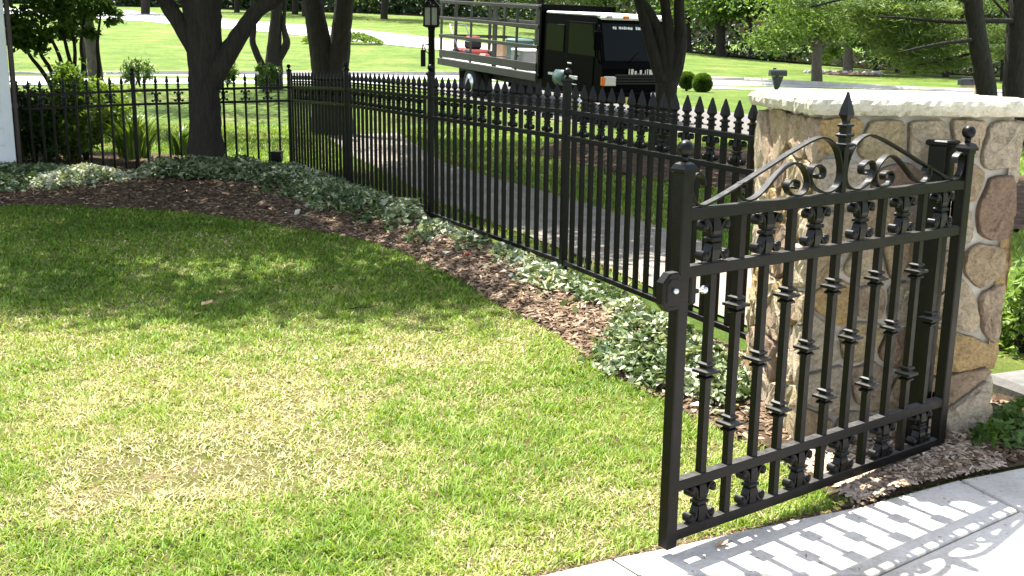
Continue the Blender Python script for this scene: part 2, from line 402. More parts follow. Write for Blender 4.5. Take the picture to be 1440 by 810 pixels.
def put(name, me, parent=None, loc=None, rot=None):
    o = bpy.data.objects.new(name, me); C.objects.link(o); o.parent = parent
    if loc is not None: o.location = loc
    if rot is not None: o.rotation_euler = rot
    return o
def tag(o, label=None, cat=None, group=None, kind=None):
    if label: o['label'] = label
    if cat: o['category'] = cat
    if group: o['group'] = group
    if kind: o['kind'] = kind
    return o
def thing(name, label, cat, loc=(0, 0, 0), rot=(0, 0, 0), group=None):
    o = bpy.data.objects.new(name, None); C.objects.link(o); o.empty_display_size = .2
    o.location = loc; o.rotation_euler = rot
    return tag(o, label, cat, group)
def catmull(pts, k=6):
    out = []; n = len(pts)
    for i in range(n - 1):
        p0, p1, p2, p3 = (np.array(pts[max(0, min(n - 1, j))], float) for j in (i - 1, i, i + 1, i + 2))
        for t in np.arange(k) / k:
            out.append(tuple(.5 * (2 * p1 + (p2 - p0) * t + (2 * p0 - 5 * p1 + 4 * p2 - p3) * t * t + (3 * p1 - p0 - 3 * p2 + p3) * t ** 3)))
    out.append(tuple(pts[-1])); return out
def resample(poly, n):
    P = np.array(poly, float); d = np.r_[0, np.cumsum(np.linalg.norm(np.diff(P, axis=0), axis=1))]
    t = np.linspace(0, d[-1], n); return np.stack([np.interp(t, d, P[:, i]) for i in range(P.shape[1])], 1)

# leaves: centres (n,3), size (n,) or float; each leaf is a folded diamond
def leaf_mesh(name, ctr, size, mt, parent=None, tint=None, aspect=.5, updir=None, flat=.0, loc=None, droop=0., seed=1):
    g = np.random.default_rng(seed); ctr = np.asarray(ctr, float); n = len(ctr)
    d = g.normal(size=(n, 3)); d[:, 2] = d[:, 2] * (1 - flat) - droop
    if updir is not None: d = d + updir
    d /= np.linalg.norm(d, axis=1)[:, None]
    a = g.normal(size=(n, 3)); a[:, 2] *= (1 - flat)
    a -= d * (a * d).sum(1)[:, None]; a /= np.linalg.norm(a, axis=1)[:, None]
    nn = np.cross(d, a)
    L = (np.broadcast_to(size, (n,)) * g.uniform(.7, 1.3, n))[:, None]
    W = L * aspect / 2
    base = ctr - d * L / 2; tip = ctr + d * L / 2 - nn * L * .08
    l = ctr + a * W + nn * W * .35; r = ctr - a * W + nn * W * .35
    V = np.stack([base, l, tip, r], 1).reshape(-1, 3)
    i = np.arange(n)[:, None] * 4
    F = np.concatenate([i + [0, 2, 1], i + [0, 3, 2]], 0)
    if tint is None: tint = g.beta(2, 2, n)
    return np_mesh(name, V, F, mt, parent, np.repeat(tint, 4), False, loc)

def clumps(g, ellipsoids, per, sub=14, spread=.28):
    """points in leaf clumps spread through a list of (centre, radii, weight) ellipsoids"""
    out = []; tn = []
    for c, r, wgt in ellipsoids:
        m = max(3, int(sub * wgt)); k = max(4, int(per * wgt / m))
        d = g.normal(size=(m, 3)); d /= np.linalg.norm(d, axis=1)[:, None]
        cc = np.array(c) + d * np.array(r) * (g.uniform(.25, 1.0, m) ** .6)[:, None]
        q = g.normal(size=(m, k, 3)) * np.array(r) * spread * g.uniform(.6, 1.3, (m, 1, 1)) + cc[:, None, :]
        t = np.clip(g.normal(.5, .16, (m, 1)) + g.normal(0, .15, (m, k)), 0, 1)
        out.append(q.reshape(-1, 3)); tn.append(t.ravel())
    return np.concatenate(out), np.concatenate(tn)
# ================================================================== SETTING
def sheet(name, A, B, mt, dz=.004, nu=60, nv=10, zf=None, label=None, kind='structure', skirt=.0):
    """strip between two edge polylines, draped over the terrain"""
    a = resample(A, nu); b2 = resample(B, nu)
    v = np.linspace(0, 1, nv)[None, :, None]
    Pxy = a[:, None, :] * (1 - v) + b2[:, None, :] * v
    z = gz(Pxy[..., 0], Pxy[..., 1]) + dz
    if zf is not None: z = z + zf(Pxy, np.broadcast_to(v[..., 0], Pxy.shape[:2]))
    V = np.concatenate([Pxy, z[..., None]], 2).reshape(-1, 3)
    i, j = np.meshgrid(np.arange(nu - 1), np.arange(nv - 1), indexing='ij'); k = (i * nv + j).ravel()
    F = np.stack([k, k + nv, k + nv + 1, k + 1], 1)
    o = np_mesh(name, V, F, mt, None, None, True)
    n = o.data.polygons[0].normal
    if n.z < 0: o.data.flip_normals()
    if kind: o['kind'] = kind
    return o, Pxy, z

# ground: one sheet, finer near the camera
def axis(fine, lim):
    a = [0.]
    while a[-1] < lim: a.append(a[-1] + fine + .055 * a[-1])
    return np.array(a)
ax = axis(.3, 420); xs = np.concatenate([-ax[::-1], ax[1:]])
ys = np.concatenate([-axis(1., 40)[::-1], axis(.3, 520)[1:]])
X, Y = np.meshgrid(xs, ys, indexing='ij'); Z = gz(X, Y)
ny = len(ys); i, j = np.meshgrid(np.arange(len(xs) - 1), np.arange(ny - 1), indexing='ij'); k = (i * ny + j).ravel()
ground = np_mesh('ground', np.stack([X, Y, Z], 2).reshape(-1, 3), np.stack([k, k + ny, k + ny + 1, k + 1], 1), TURF, None, None, True)
ground['kind'] = 'structure'

LAWN_EDGE = catmull([(-7.5, 10.9), (-5.6, 10.55), (-5.09, 10.45), (-4.23, 10.47), (-3.09, 10.15), (-1.73, 9.15), (-1.05, 8.5), (-.40, 7.32), (-.09, 6.57), (.25, 5.9), (.45, 5.3), (.72, 4.75), (.90, 4.42), (1.08, 4.05), (1.24, 3.68), (1.27, 3.60)], 5)
CONC_EDGE = [(-3.2, 1.35), (-1.6, 2.15), (-.03, 2.985), (.33, 3.175), (.54, 3.265), (.81, 3.40), (1.26, 3.605), (1.71, 3.86), (2.05, 4.01), (2.8, 4.28), (4.0, 4.62)]
def conc_y(x): return np.interp(x, [p[0] for p in CONC_EDGE], [p[1] for p in CONC_EDGE])
LEx = np.array([p[0] for p in LAWN_EDGE]); LEy = np.array([p[1] for p in LAWN_EDGE])
def lawn_y(x): return np.interp(x, LEx, LEy)

# thatch under the front lawn
V0 = resample([(-7.5, 1.0), (-3.2, 1.36), (-1.6, 2.16), (-.03, 2.995), (.33, 3.185), (.54, 3.275), (.81, 3.41), (1.26, 3.61)], 60)
sheet('lawn_soil', [(x, y) for x, y in V0], resample(LAWN_EDGE, 60), THATCH, .006, 60, 24)

# fences' frame
F0 = np.array([-2.8359, 13.6509]); FD = .4491
fdir = np.array([math.sin(FD), -math.cos(FD)]); fnor = np.array([math.cos(FD), math.sin(FD)])
FANG = math.atan2(fdir[1], fdir[0])
LDIR = np.array([-.9925, -.122]); LANG = math.atan2(LDIR[1], LDIR[0])     # back fence runs left from the corner

# mulch bed: strip from the lawn edge to just behind the fences
far_edge = [(-8.0, 13.3), (-6.2, 13.45), (-4.0, 13.75), (-2.75, 13.95), (-2.3, 13.0), (-.65, 9.6), (.4, 7.4), (1.0, 6.1), (1.32, 5.4), (1.9, 5.1), (2.4, 4.9), (2.5, 4.25), (1.75, 3.92)]
def bed_z(P, v):
    m = np.sin(np.pi * np.clip(v, 0, .97)) * .11 - .004
    m = m * np.clip((P[..., 1] - 3.2) / 2.5, .25, 1)
    return m + (fbm(P[..., 0] * 3, P[..., 1] * 3, 4, 5) - .45) * .07 * np.sin(np.pi * np.clip(v, .01, 1)) + .008
bed, BP, BZ = sheet('mulch_bed', LAWN_EDGE, far_edge, MULCH, .004, 150, 34, bed_z)
BPf = BP.reshape(-1, 2); BZf = BZ.ravel()
def bed_pt(u, v):
    """surface of the bed at strip coordinates u, v in 0..1 (arrays)"""
    nu, nv = BP.shape[:2]
    a = np.clip(u, 0, .9999) * (nu - 1); b2 = np.clip(v, 0, .9999) * (nv - 1); i = a.astype(int); j = b2.astype(int); s = (a - i)[:, None]; t = (b2 - j)[:, None]
    G = np.concatenate([BP, BZ[..., None]], 2)
    return G[i, j] * (1 - s) * (1 - t) + G[i + 1, j] * s * (1 - t) + G[i, j + 1] * (1 - s) * t + G[i + 1, j + 1] * s * t
def bed_near(x, y):
    """height of the bed near points"""
    x = np.atleast_1d(x); y = np.atleast_1d(y); out = np.empty(len(x))
    for a in range(0, len(x), 2000):
        d = (BPf[None, :, 0] - x[a:a + 2000, None]) ** 2 + (BPf[None, :, 1] - y[a:a + 2000, None]) ** 2
        out[a:a + 2000] = BZf[d.argmin(1)]
    return out

# street, driveway, path, drive across the street
sheet('street', [(-60, 30), (-14, 31.2), (-7, 34.3), (0, 36.3), (6, 36.8), (10, 35.3), (15, 31.5), (22, 26), (40, 14)],
      [(-60, 39), (-18, 40.4), (-8, 42), (3, 43), (9, 43.5), (14, 40.5), (20, 36.5), (29, 29), (48, 16)], STREET, .012, 120, 14)
sheet('driveway', [(-4.6, 36.8), (-2.6, 31.5), (-.6, 27.5), (1.2, 24.4), (3.4, 22.3), (7, 20.2), (13, 18.6), (22, 18)],
      [(1.6, 36.8), (2.4, 32.5), (3.4, 29.4), (5, 27), (7, 25.3), (10, 24), (15, 23), (24, 22.5)], DRIVE, .020, 90, 14)
sheet('garden_path', [(-3.6, 20.5), (-2.36, 15.98), (-1.60, 13.7), (-.80, 11.13), (.02, 9.3), (.75, 7.6), (1.15, 6.6), (1.45, 6.0)],
      [(-2.3, 21.5), (-1.07, 15.72), (-.26, 13.51), (.27, 12.3), (.62, 11.5), (1.25, 9.87), (1.75, 8.4), (2.1, 7.0), (2.2, 6.1)], PATHM, .016, 90, 12)
sheet('far_driveway', [(-60, 118), (-37.6, 108), (-30, 97.8), (-23.1, 90.4), (-17.9, 85), (-12.4, 78.4), (-7.7, 72.2), (-3, 66), (3, 58), (6, 50), (7, 43)],
      [(-52, 100), (-29, 85.6), (-24, 79.6), (-19, 74.7), (-14.8, 70.2), (-10, 64), (-6.3, 60), (-2, 55.5), (1, 51), (2.5, 47), (3, 42.6)], STREET, .03, 100, 12)
# mulched island under the tree behind the fence
sheet('tree_bed', [(.3, 17.0), (1.2, 14.6), (2.3, 12.6), (3.6, 10.4), (5.5, 9.0)], [(1.2, 19.4), (3, 19.2), (4.6, 17.5), (6.2, 15.5), (8, 13)], MULCH, .03, 40, 16,
      lambda P, v: .12 * np.sin(np.pi * v))

sheet('gate_bed', [(1.20, 3.59), (1.26, 3.615), (1.71, 3.87), (2.05, 4.02), (2.8, 4.29), (4.0, 4.63)], [(1.0, 4.35), (1.3, 4.4), (1.8, 4.5), (2.3, 4.75), (3.0, 5.1), (4.2, 5.5)], MULCH, .016, 40, 12, lambda P, v: .02 * np.sin(np.pi * v))
sheet('shrub_bed', [(-7.4, 13.2), (-6.2, 13.4), (-5.2, 13.55), (-4.3, 13.7)], [(-7.4, 16.5), (-6.2, 16.6), (-5.2, 16.3), (-4.5, 15.2)], MULCH, .012, 30, 16, lambda P, v: .03 * np.sin(np.pi * v))
# kerb of the far side of the street
def kerb(name, line, h=.13, wd=.16):
    L = resample(line, 60); d = np.gradient(L, axis=0); d /= np.linalg.norm(d, axis=1)[:, None]; nrm = np.stack([-d[:, 1], d[:, 0]], 1)
    rows = []
    for off, up2 in ((0, -.05), (0, h), (wd, h), (wd, -.05)):
        q = L + nrm * off; rows.append(np.c_[q, gz(L[:, 0], L[:, 1]) + up2 + .012])
    V = np.stack(rows, 1).reshape(-1, 3); F = []
    for i in range(len(L) - 1):
        for k in range(3): F.append((i * 4 + k, i * 4 + k + 1, (i + 1) * 4 + k + 1, (i + 1) * 4 + k))
    o = np_mesh(name, V, F, CONC); o['kind'] = 'structure'; return o
kerb('kerb', [(-60, 39), (-18, 40.4), (-8, 42), (3, 43), (9, 43.5), (14, 40.5), (20, 36.5), (29, 29), (48, 16)])

# walkway of four concrete slabs with open joints
walk = bpy.data.objects.new('walkway', None); C.objects.link(walk); walk['kind'] = 'structure'
J1 = ((.33, 3.175), (.405, 3.065), (1.6, .4)); J2 = ((1.735, 3.872), (1.838, 3.585), (2.5, 1.9)); J3 = (1.838, 3.585)
def slab(poly, gap=.006):
    P = np.array(poly, float); n = len(P); c = P.mean(0)
    b = MB(); top = []; mid = []
    ins = []
    for i in range(n):
        a, p, d = P[i - 1], P[i], P[(i + 1) % n]
        e1 = (p - a) / np.linalg.norm(p - a); e2 = (d - p) / np.linalg.norm(d - p)
        n1 = np.array([-e1[1], e1[0]]); n2 = np.array([-e2[1], e2[0]]); k = n1 + n2; k /= max(.3, np.dot(k, n1)); ins.append(k)
    ins = np.array(ins)
    rings = [(P + ins * gap, -.11), (P + ins * gap, -.008), (P + ins * (gap + .004), -.002), (P + ins * (gap + .010), 0.)]
    V = [(*q, z) for ring, z in rings for q in ring]
    F = [tuple(range(3 * n, 4 * n))]
    for r_ in range(3):
        for i in range(n): F.append((r_ * n + i, r_ * n + (i + 1) % n, (r_ + 1) * n + (i + 1) % n, (r_ + 1) * n + i))
    b.add(V, F); return b.build('slab', CONC, walk)
ce = lambda i, j: [CONC_EDGE[k] for k in range(i, j)]
slab([(-3.2, -3), (1.9, -3), (1.6, .4), (.405, 3.065), (.33, 3.175)] + [(-.03, 2.985), (-1.6, 2.15), (-3.2, 1.35)])
slab([(.405, 3.065), (1.15, 3.072), (1.838, 3.585), (1.735, 3.872), (1.71, 3.86), (1.26, 3.605), (.81, 3.40), (.54, 3.265), (.33, 3.175)])
slab([(1.838, 3.585), (2.5, 1.9), (6, 1.9), (6, 5.1), (4.0, 4.62), (2.8, 4.28), (2.05, 4.01), (1.735, 3.872)])
slab([(.405, 3.065), (1.6, .4), (1.9, -3), (6, -3), (6, 1.9), (2.5, 1.9), (1.838, 3.585), (1.15, 3.072)], .004)

# ================================================================== GATE
GA = .6405
gate = thing('garden_gate', 'open black wrought iron gate with scrolled top in front of the stone pillar', 'gate', (.5462, 3.1816, 0), (0, 0, GA))
GW = 1.478; GC = GW / 2; ZR = [1.1125, .936, .239, .07]; YC = .028
ball_prof = lambda r: [(r * math.sin(math.pi * max(.03, min(.97, j / 10))), -r * math.cos(math.pi * j / 10)) for j in range(11)]
def square(prof, c=(0, 0, 0)):  # square 'lathe': half-widths
    return [(wd * math.sqrt(2), h) for wd, h in prof]
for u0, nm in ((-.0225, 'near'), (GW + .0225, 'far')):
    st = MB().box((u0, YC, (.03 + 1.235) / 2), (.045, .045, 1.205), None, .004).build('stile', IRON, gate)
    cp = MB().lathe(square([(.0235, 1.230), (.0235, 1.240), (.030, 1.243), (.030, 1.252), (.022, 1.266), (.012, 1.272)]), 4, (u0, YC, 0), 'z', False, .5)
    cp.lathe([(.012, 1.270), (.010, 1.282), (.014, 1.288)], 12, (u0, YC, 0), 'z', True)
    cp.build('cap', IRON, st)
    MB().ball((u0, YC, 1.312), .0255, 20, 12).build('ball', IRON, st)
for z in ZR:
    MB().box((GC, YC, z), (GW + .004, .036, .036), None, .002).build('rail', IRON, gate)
collar = MB()
collar.lathe(square([(.0135, -.030), (.021, -.026), (.021, -.020), (.0145, -.014), (.0145, -.010), (.0315, -.0045), (.0315, .0045), (.0145, .010), (.0145, .014), (.021, .020), (.021, .026), (.0135, .030)]), 4, (0, 0, 0), 'z', False, .5)
COLLAR = collar.mesh('collar', IRON)
def ornament(s=1., dep=.030, ctr=.030):
    """cast ornament clamped on a bar: waist collar and four outward curls"""
    b = MB()
    b.box((0, 0, .002 * s), (.050 * s, dep * 1.35, .013 * s), None, .003).box((0, 0, -.012 * s), (.038 * s, dep * 1.2, .010 * s), None, .003).box((0, 0, .016 * s), (.038 * s, dep * 1.2, .010 * s), None, .003)
    b.lathe(square([(ctr * .5 * s, .012 * s), (ctr * .62 * s, .03 * s), (ctr * .5 * s, .062 * s)]), 4, (0, 0, 0), 'z', False, .5)
    b.lathe(square([(ctr * .5 * s, -.062 * s), (ctr * .62 * s, -.03 * s), (ctr * .5 * s, -.012 * s)]), 4, (0, 0, 0), 'z', False, .5)
    for sx in (-1, 1):
        for sz in (-1, 1):
            arm = [(sx * .016 * s, sz * .014 * s), (sx * .022 * s, sz * .030 * s), (sx * .028 * s, sz * .048 * s), (sx * .040 * s, sz * .059 * s), (sx * .052 * s, sz * .056 * s), (sx * .057 * s, sz * .045 * s), (sx * .052 * s, sz * .035 * s), (sx * .043 * s, sz * .037 * s)]
            b.ribbon(catmull(arm, 4), .0090 * s, -dep / 2, dep / 2)
            b.lathe([(.006 * s, -dep * .66), (.0125 * s, -dep * .54), (.0125 * s, dep * .54), (.006 * s, dep * .66)], 12, (sx * .0475 * s, 0, sz * .0465 * s), 'y', True)
    return b
ORN = ornament(1.0).mesh('ornament', IRON)
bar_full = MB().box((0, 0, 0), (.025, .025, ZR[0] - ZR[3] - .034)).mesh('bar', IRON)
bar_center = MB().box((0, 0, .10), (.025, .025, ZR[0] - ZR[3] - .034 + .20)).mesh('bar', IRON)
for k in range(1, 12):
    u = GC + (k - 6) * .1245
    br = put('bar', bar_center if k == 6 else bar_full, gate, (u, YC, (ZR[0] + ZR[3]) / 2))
    zc = (ZR[0] + ZR[3]) / 2
    for z in ((.600,) if k % 2 else (.802, .400)):
        put('collar', COLLAR, br, (0, 0, z - zc))
    if k % 2:
        put('ornament', ORN, br, (0, 0, (ZR[0] + ZR[1]) / 2 - zc)); put('ornament', ORN, br, (0, 0, (ZR[2] + ZR[3]) / 2 - zc))
# scrolls
main = [(0.048, 1.196), (0.042, 1.218), (0.016, 1.233), (-0.005, 1.212), (-0.005, 1.178), (0.012, 1.147), (0.038, 1.134), (0.075, 1.14), (0.176, 1.175), (0.306, 1.226), (0.441, 1.279), (0.539, 1.312), (0.598, 1.319), (0.655, 1.294), (0.687, 1.249), (0.7, 1.195), (0.684, 1.152), (0.629, 1.134), (0.569, 1.154), (0.541, 1.189), (0.549, 1.222), (0.579, 1.23), (0.608, 1.214), (0.607, 1.19), (0.581, 1.186), (.571, 1.199)]
inner = [(0.231, 1.175), (0.228, 1.188), (0.212, 1.191), (0.203, 1.172), (0.215, 1.146), (0.25, 1.1345), (0.299, 1.151), (0.377, 1.208), (0.431, 1.238), (0.474, 1.24), (0.513, 1.215), (0.533, 1.175), (0.515, 1.142), (0.479, 1.134), (0.441, 1.146), (0.429, 1.171), (0.451, 1.187), (0.481, 1.179), (0.479, 1.162), (.464, 1.160)]
for side in (0, 1):
    for path in (main, inner):
        p2 = [((u + .005) * 1.022 + .006, z + .002) for u, z in path]
        if side: p2 = [(2 * GC - u, z) for u, z in p2]
        MB().ribbon(catmull(p2, 6), .0065, YC - .0125, YC + .0125).build('scroll', IRON, gate)
fin = MB()
fin.lathe(square([(.014, 1.285), (.027, 1.290), (.027, 1.297), (.015, 1.302), (.015, 1.318), (.022, 1.322), (.022, 1.328), (.0145, 1.334), (.0145, 1.352), (.020, 1.356), (.020, 1.361), (.010, 1.367), (.010, 1.376), (.0185, 1.394), (.014, 1.420), (.007, 1.448), (.0028, 1.470)]), 4, (GC, YC, 0), 'z', False, .5)
fin.build('finial', IRON, gate)
# lock: rounded case on the stile, with a knob on the inner side
def oct_plate(w_, h_, c_, y0, y1, ch):
    P8 = [(-w_ + ch, -h_), (w_ - ch, -h_), (w_, -h_ + ch), (w_, h_ - ch), (w_ - ch, h_), (-w_ + ch, h_), (-w_, h_ - ch), (-w_, -h_ + ch)]
    V = []
    for y_, k_ in ((y1, 1.), (y0 + .005, 1.), (y0, .9)): V += [(x * k_ + c_[0], y_, z * k_ + c_[1]) for x, z in P8]
    F = [tuple(range(8)), tuple(range(16, 24))[::-1]] + [(a * 8 + i, (a + 1) * 8 + i, (a + 1) * 8 + (i + 1) % 8, a * 8 + (i + 1) % 8) for a in (0, 1) for i in range(8)]
    return MB().add(V, F)
lko = oct_plate(.046, .060, (-.066, .882), .004, .036, .027).build('lock_case', IRON, gate)
oct_plate(.030, .045, (-.070, .882), -.001, .005, .014).build('lock_cover', IRON, lko)
MB().lathe([(.003, -.016), (.008, -.014), (.009, -.006), (.009, 0)], 12, (-.068, .004, .888), 'y', True).build('key_cylinder', STEEL, lko)
lk2 = MB().box((.026, YC, .878), (.030, .032, .095), None, .006).box((.046, YC, .868), (.030, .012, .014), None, .002)
lk2.build('strike_plate', IRON, gate)
MB().lathe([(.006, 0), (.006, .018), (.013, .022), (.014, .032), (.008, .038)], 12, (.060, YC, .868), 'x', True).build('latch_knob', STEEL, gate)
for z in (.22, 1.02):
    MB().lathe([(.012, -.04), (.014, -.036), (.014, .036), (.012, .04)], 10, (GW + .045, .067, z), 'z', True).build('hinge', IRON, gate)
# hinge post behind the gate, bolted to the pillar
hx, hy = .5462 + math.cos(GA) * 1.475 - math.sin(GA) * .115, 3.1816 + math.sin(GA) * 1.475 + math.cos(GA) * .115
hp = thing('hinge_post', 'plain black square hinge post between the gate and the stone pillar', 'post', (hx, hy, -.02), (0, 0, GA))
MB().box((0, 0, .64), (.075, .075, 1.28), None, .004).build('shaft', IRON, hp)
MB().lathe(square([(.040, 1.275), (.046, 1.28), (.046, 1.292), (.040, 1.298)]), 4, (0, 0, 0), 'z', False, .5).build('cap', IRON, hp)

# ================================================================== FENCES
ZB, ZM, ZT = .198, 1.031, 1.197
PSP = 2.44 / 18
POST_H = 1.385
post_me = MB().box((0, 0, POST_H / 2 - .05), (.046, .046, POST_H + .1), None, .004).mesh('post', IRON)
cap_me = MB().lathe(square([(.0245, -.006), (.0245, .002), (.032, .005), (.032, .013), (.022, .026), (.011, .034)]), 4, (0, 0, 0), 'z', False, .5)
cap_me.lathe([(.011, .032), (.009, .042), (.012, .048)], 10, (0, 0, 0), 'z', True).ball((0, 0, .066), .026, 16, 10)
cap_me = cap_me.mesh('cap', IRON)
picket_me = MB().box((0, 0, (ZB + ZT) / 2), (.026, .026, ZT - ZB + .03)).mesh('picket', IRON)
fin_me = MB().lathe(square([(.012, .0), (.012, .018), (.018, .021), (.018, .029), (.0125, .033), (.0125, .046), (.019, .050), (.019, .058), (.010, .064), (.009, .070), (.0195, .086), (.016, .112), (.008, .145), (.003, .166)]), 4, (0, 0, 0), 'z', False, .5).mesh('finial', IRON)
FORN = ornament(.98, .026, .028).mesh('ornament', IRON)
POSTR = MB()
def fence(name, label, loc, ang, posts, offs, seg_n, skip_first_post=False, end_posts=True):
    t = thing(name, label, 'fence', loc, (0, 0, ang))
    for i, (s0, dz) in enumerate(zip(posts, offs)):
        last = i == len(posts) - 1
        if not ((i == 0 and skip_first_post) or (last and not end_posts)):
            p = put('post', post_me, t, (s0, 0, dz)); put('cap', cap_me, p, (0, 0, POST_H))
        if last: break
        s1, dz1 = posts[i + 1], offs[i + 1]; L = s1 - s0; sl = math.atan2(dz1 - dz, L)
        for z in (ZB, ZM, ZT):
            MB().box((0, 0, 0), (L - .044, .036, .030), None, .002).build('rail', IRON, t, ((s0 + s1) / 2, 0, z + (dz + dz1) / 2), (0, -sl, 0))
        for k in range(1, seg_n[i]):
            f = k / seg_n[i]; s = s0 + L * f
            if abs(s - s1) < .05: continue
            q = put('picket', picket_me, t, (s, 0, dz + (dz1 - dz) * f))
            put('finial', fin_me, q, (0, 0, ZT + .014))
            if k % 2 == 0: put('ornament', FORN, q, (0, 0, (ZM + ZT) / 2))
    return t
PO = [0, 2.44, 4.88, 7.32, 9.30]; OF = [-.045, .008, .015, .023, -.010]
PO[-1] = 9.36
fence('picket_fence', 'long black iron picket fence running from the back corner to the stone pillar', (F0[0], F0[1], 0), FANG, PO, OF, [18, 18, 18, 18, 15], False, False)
fence('picket_fence', 'shorter black iron fence behind the big trunk, from corner post to white wall', (F0[0], F0[1], 0), LANG, [0, 1.90, 3.42], [-.05, -.11, -.19], [14, 11], True, True)

# ================================================================== STONE PILLAR
PA = R(3); PW = .80
pil = thing('stone_pillar', 'square field stone pillar with pale limestone cap behind the gate', 'pillar', (1.20, 4.225, 0), (0, 0, PA))
PH = 1.362
MB().box((PW / 2, PW / 2, PH / 2 - .06), (PW - .03, PW - .03, PH + .12)).build('mortar_core', MORTAR, pil)
def clip(poly, p, n):
    out = []
    for i in range(len(poly)):
        a, b2 = poly[i], poly[(i + 1) % len(poly)]
        da = (a[0] - p[0]) * n[0] + (a[1] - p[1]) * n[1]; db = (b2[0] - p[0]) * n[0] + (b2[1] - p[1]) * n[1]
        if da <= 0: out.append(a)
        if (da < 0 < db) or (db < 0 < da):
            t = da / (da - db); out.append((a[0] + (b2[0] - a[0]) * t, a[1] + (b2[1] - a[1]) * t))
    return out
def stones(face, seed, W, H, nx, nyy):
    g = random.Random(seed); seeds = []
    for j in range(nyy):
        for i in range(nx):
            if g.random() < .16: continue
            seeds.append(((i + .5 + (j % 2) * .34 - .17 + g.uniform(-.33, .33)) * W / nx, (j + .5 + g.uniform(-.33, .33)) * H / nyy))
    for k, s in enumerate(seeds):
        poly = [(-.012, -.03), (W + .012, -.03), (W + .012, H - .002), (-.012, H - .002)]
        for q in seeds:
            if q is s: continue
            n = (q[0] - s[0], q[1] - s[1]); poly = clip(poly, ((s[0] + q[0]) / 2, (s[1] + q[1]) / 2), n)
            if len(poly) < 3: break
        if len(poly) < 3: continue
        P = np.array(poly); c = P.mean(0)
        # inset by the joint, cut corners twice, wobble
        r_ = np.linalg.norm(P - c, axis=1).mean()
        P = c + (P - c) * max(.5, 1 - .0075 / r_ * 1.5)
        for _ in range(2):
            Q = []; kk = .09 if _ == 0 else .22
            for i in range(len(P)):
                a, b2 = P[i], P[(i + 1) % len(P)]; Q += [a * (1 - kk) + b2 * kk, a * kk + b2 * (1 - kk)]
            P = np.array(Q)
        P = resample(np.vstack([P, P[:1]]), 23)[:-1]
        P = P + np.array([[g.uniform(-.004, .004), g.uniform(-.004, .004)] for _ in P])
        n = len(P); d = g.uniform(.026, .044); tx, ty = g.uniform(-.07, .07), g.uniform(-.07, .07)
        rings = []
        for sc_, dep in ((1.0, -.012), (.99, d * .70), (.94, d * .96), (.60, d * 1.02)):
            ring = c + (P - c) * sc_
            rings.append([(x, y, dep + (0 if dep < 0 else tx * (x - c[0]) + ty * (y - c[1]) + g.uniform(-.006, .006))) for x, y in ring])
        sh = (g.uniform(-.25, .25) * r_, g.uniform(-.25, .25) * r_)          # facets meet off centre
        rings[3] = [(x + sh[0], y + sh[1], z + g.uniform(-.004, .004)) for x, y, z in rings[3]]
        V = [p for r2 in rings for p in r2] + [(c[0] + sh[0], c[1] + sh[1], d * 1.05 + g.uniform(-.006, .006))]
        F = []
        for a in range(3):
            for i in range(n): F.append((a * n + i, a * n + (i + 1) % n, (a + 1) * n + (i + 1) % n, (a + 1) * n + i))
        F += [(3 * n + i, 3 * n + (i + 1) % n, 4 * n) for i in range(n)]
        fl = {'front': lambda x, z, dd: (x, -dd + .015, z), 'back': lambda x, z, dd: (W - x, W + dd - .015, z), 'left': lambda x, z, dd: (-dd + .015, W - x, z), 'right': lambda x, z, dd: (W + dd - .015, x, z)}[face]
        b = MB(); b.add([fl(*p) for p in V], F, False); b.sm = [k_ < 2 * n for k_ in range(len(F))]; b.build('stone', STONE, pil)
for fc, sd_, nx, nyy in (('front', 3, 5, 8), ('left', 5, 5, 8), ('right', 8, 4, 7), ('back', 11, 4, 6)): stones(fc, sd_, PW, PH, nx, nyy)
# cap slab with chipped edges
ov = .055; n = 44; bm = []
g = np.random.default_rng(4)
ringp = []
for a, b2 in (((-ov, -ov), (PW + ov, -ov)), ((PW + ov, -ov), (PW + ov, PW + ov)), ((PW + ov, PW + ov), (-ov, PW + ov)), ((-ov, PW + ov), (-ov, -ov))):
    for t in np.arange(n) / n: ringp.append((a[0] + (b2[0] - a[0]) * t, a[1] + (b2[1] - a[1]) * t))
ringp = np.array(ringp); cc = np.array([PW / 2, PW / 2]); m_ = len(ringp); V = []; F = []
for off, z, jz in ((-.030, PH + .001, .002), (-.012, PH + .004, .004), (-.002, PH + .022, .004), (.003, PH + .044, .004), (-.006, PH + .062, .004), (-.035, PH + .071, .002), (-.30, PH + .074, .002)):
    d = (ringp - cc); d = d / np.abs(d).max(1)[:, None]
    q = cc + d * ((PW / 2 + ov) + off + g.normal(0, (.0035 if off > -.2 else 1e-4), m_))[:, None]
    V += [(x, y, z + g.normal(0, jz * .6)) for x, y in q]
for a in range(6):
    for i in range(m_): F.append((a * m_ + i, a * m_ + (i + 1) % m_, (a + 1) * m_ + (i + 1) % m_, (a + 1) * m_ + i))
F.append(tuple(range(m_))[::-1]); F.append(tuple(range(6 * m_, 7 * m_)))
b = MB(); b.add(V, F); b.build('cap_slab', LIME, pil)

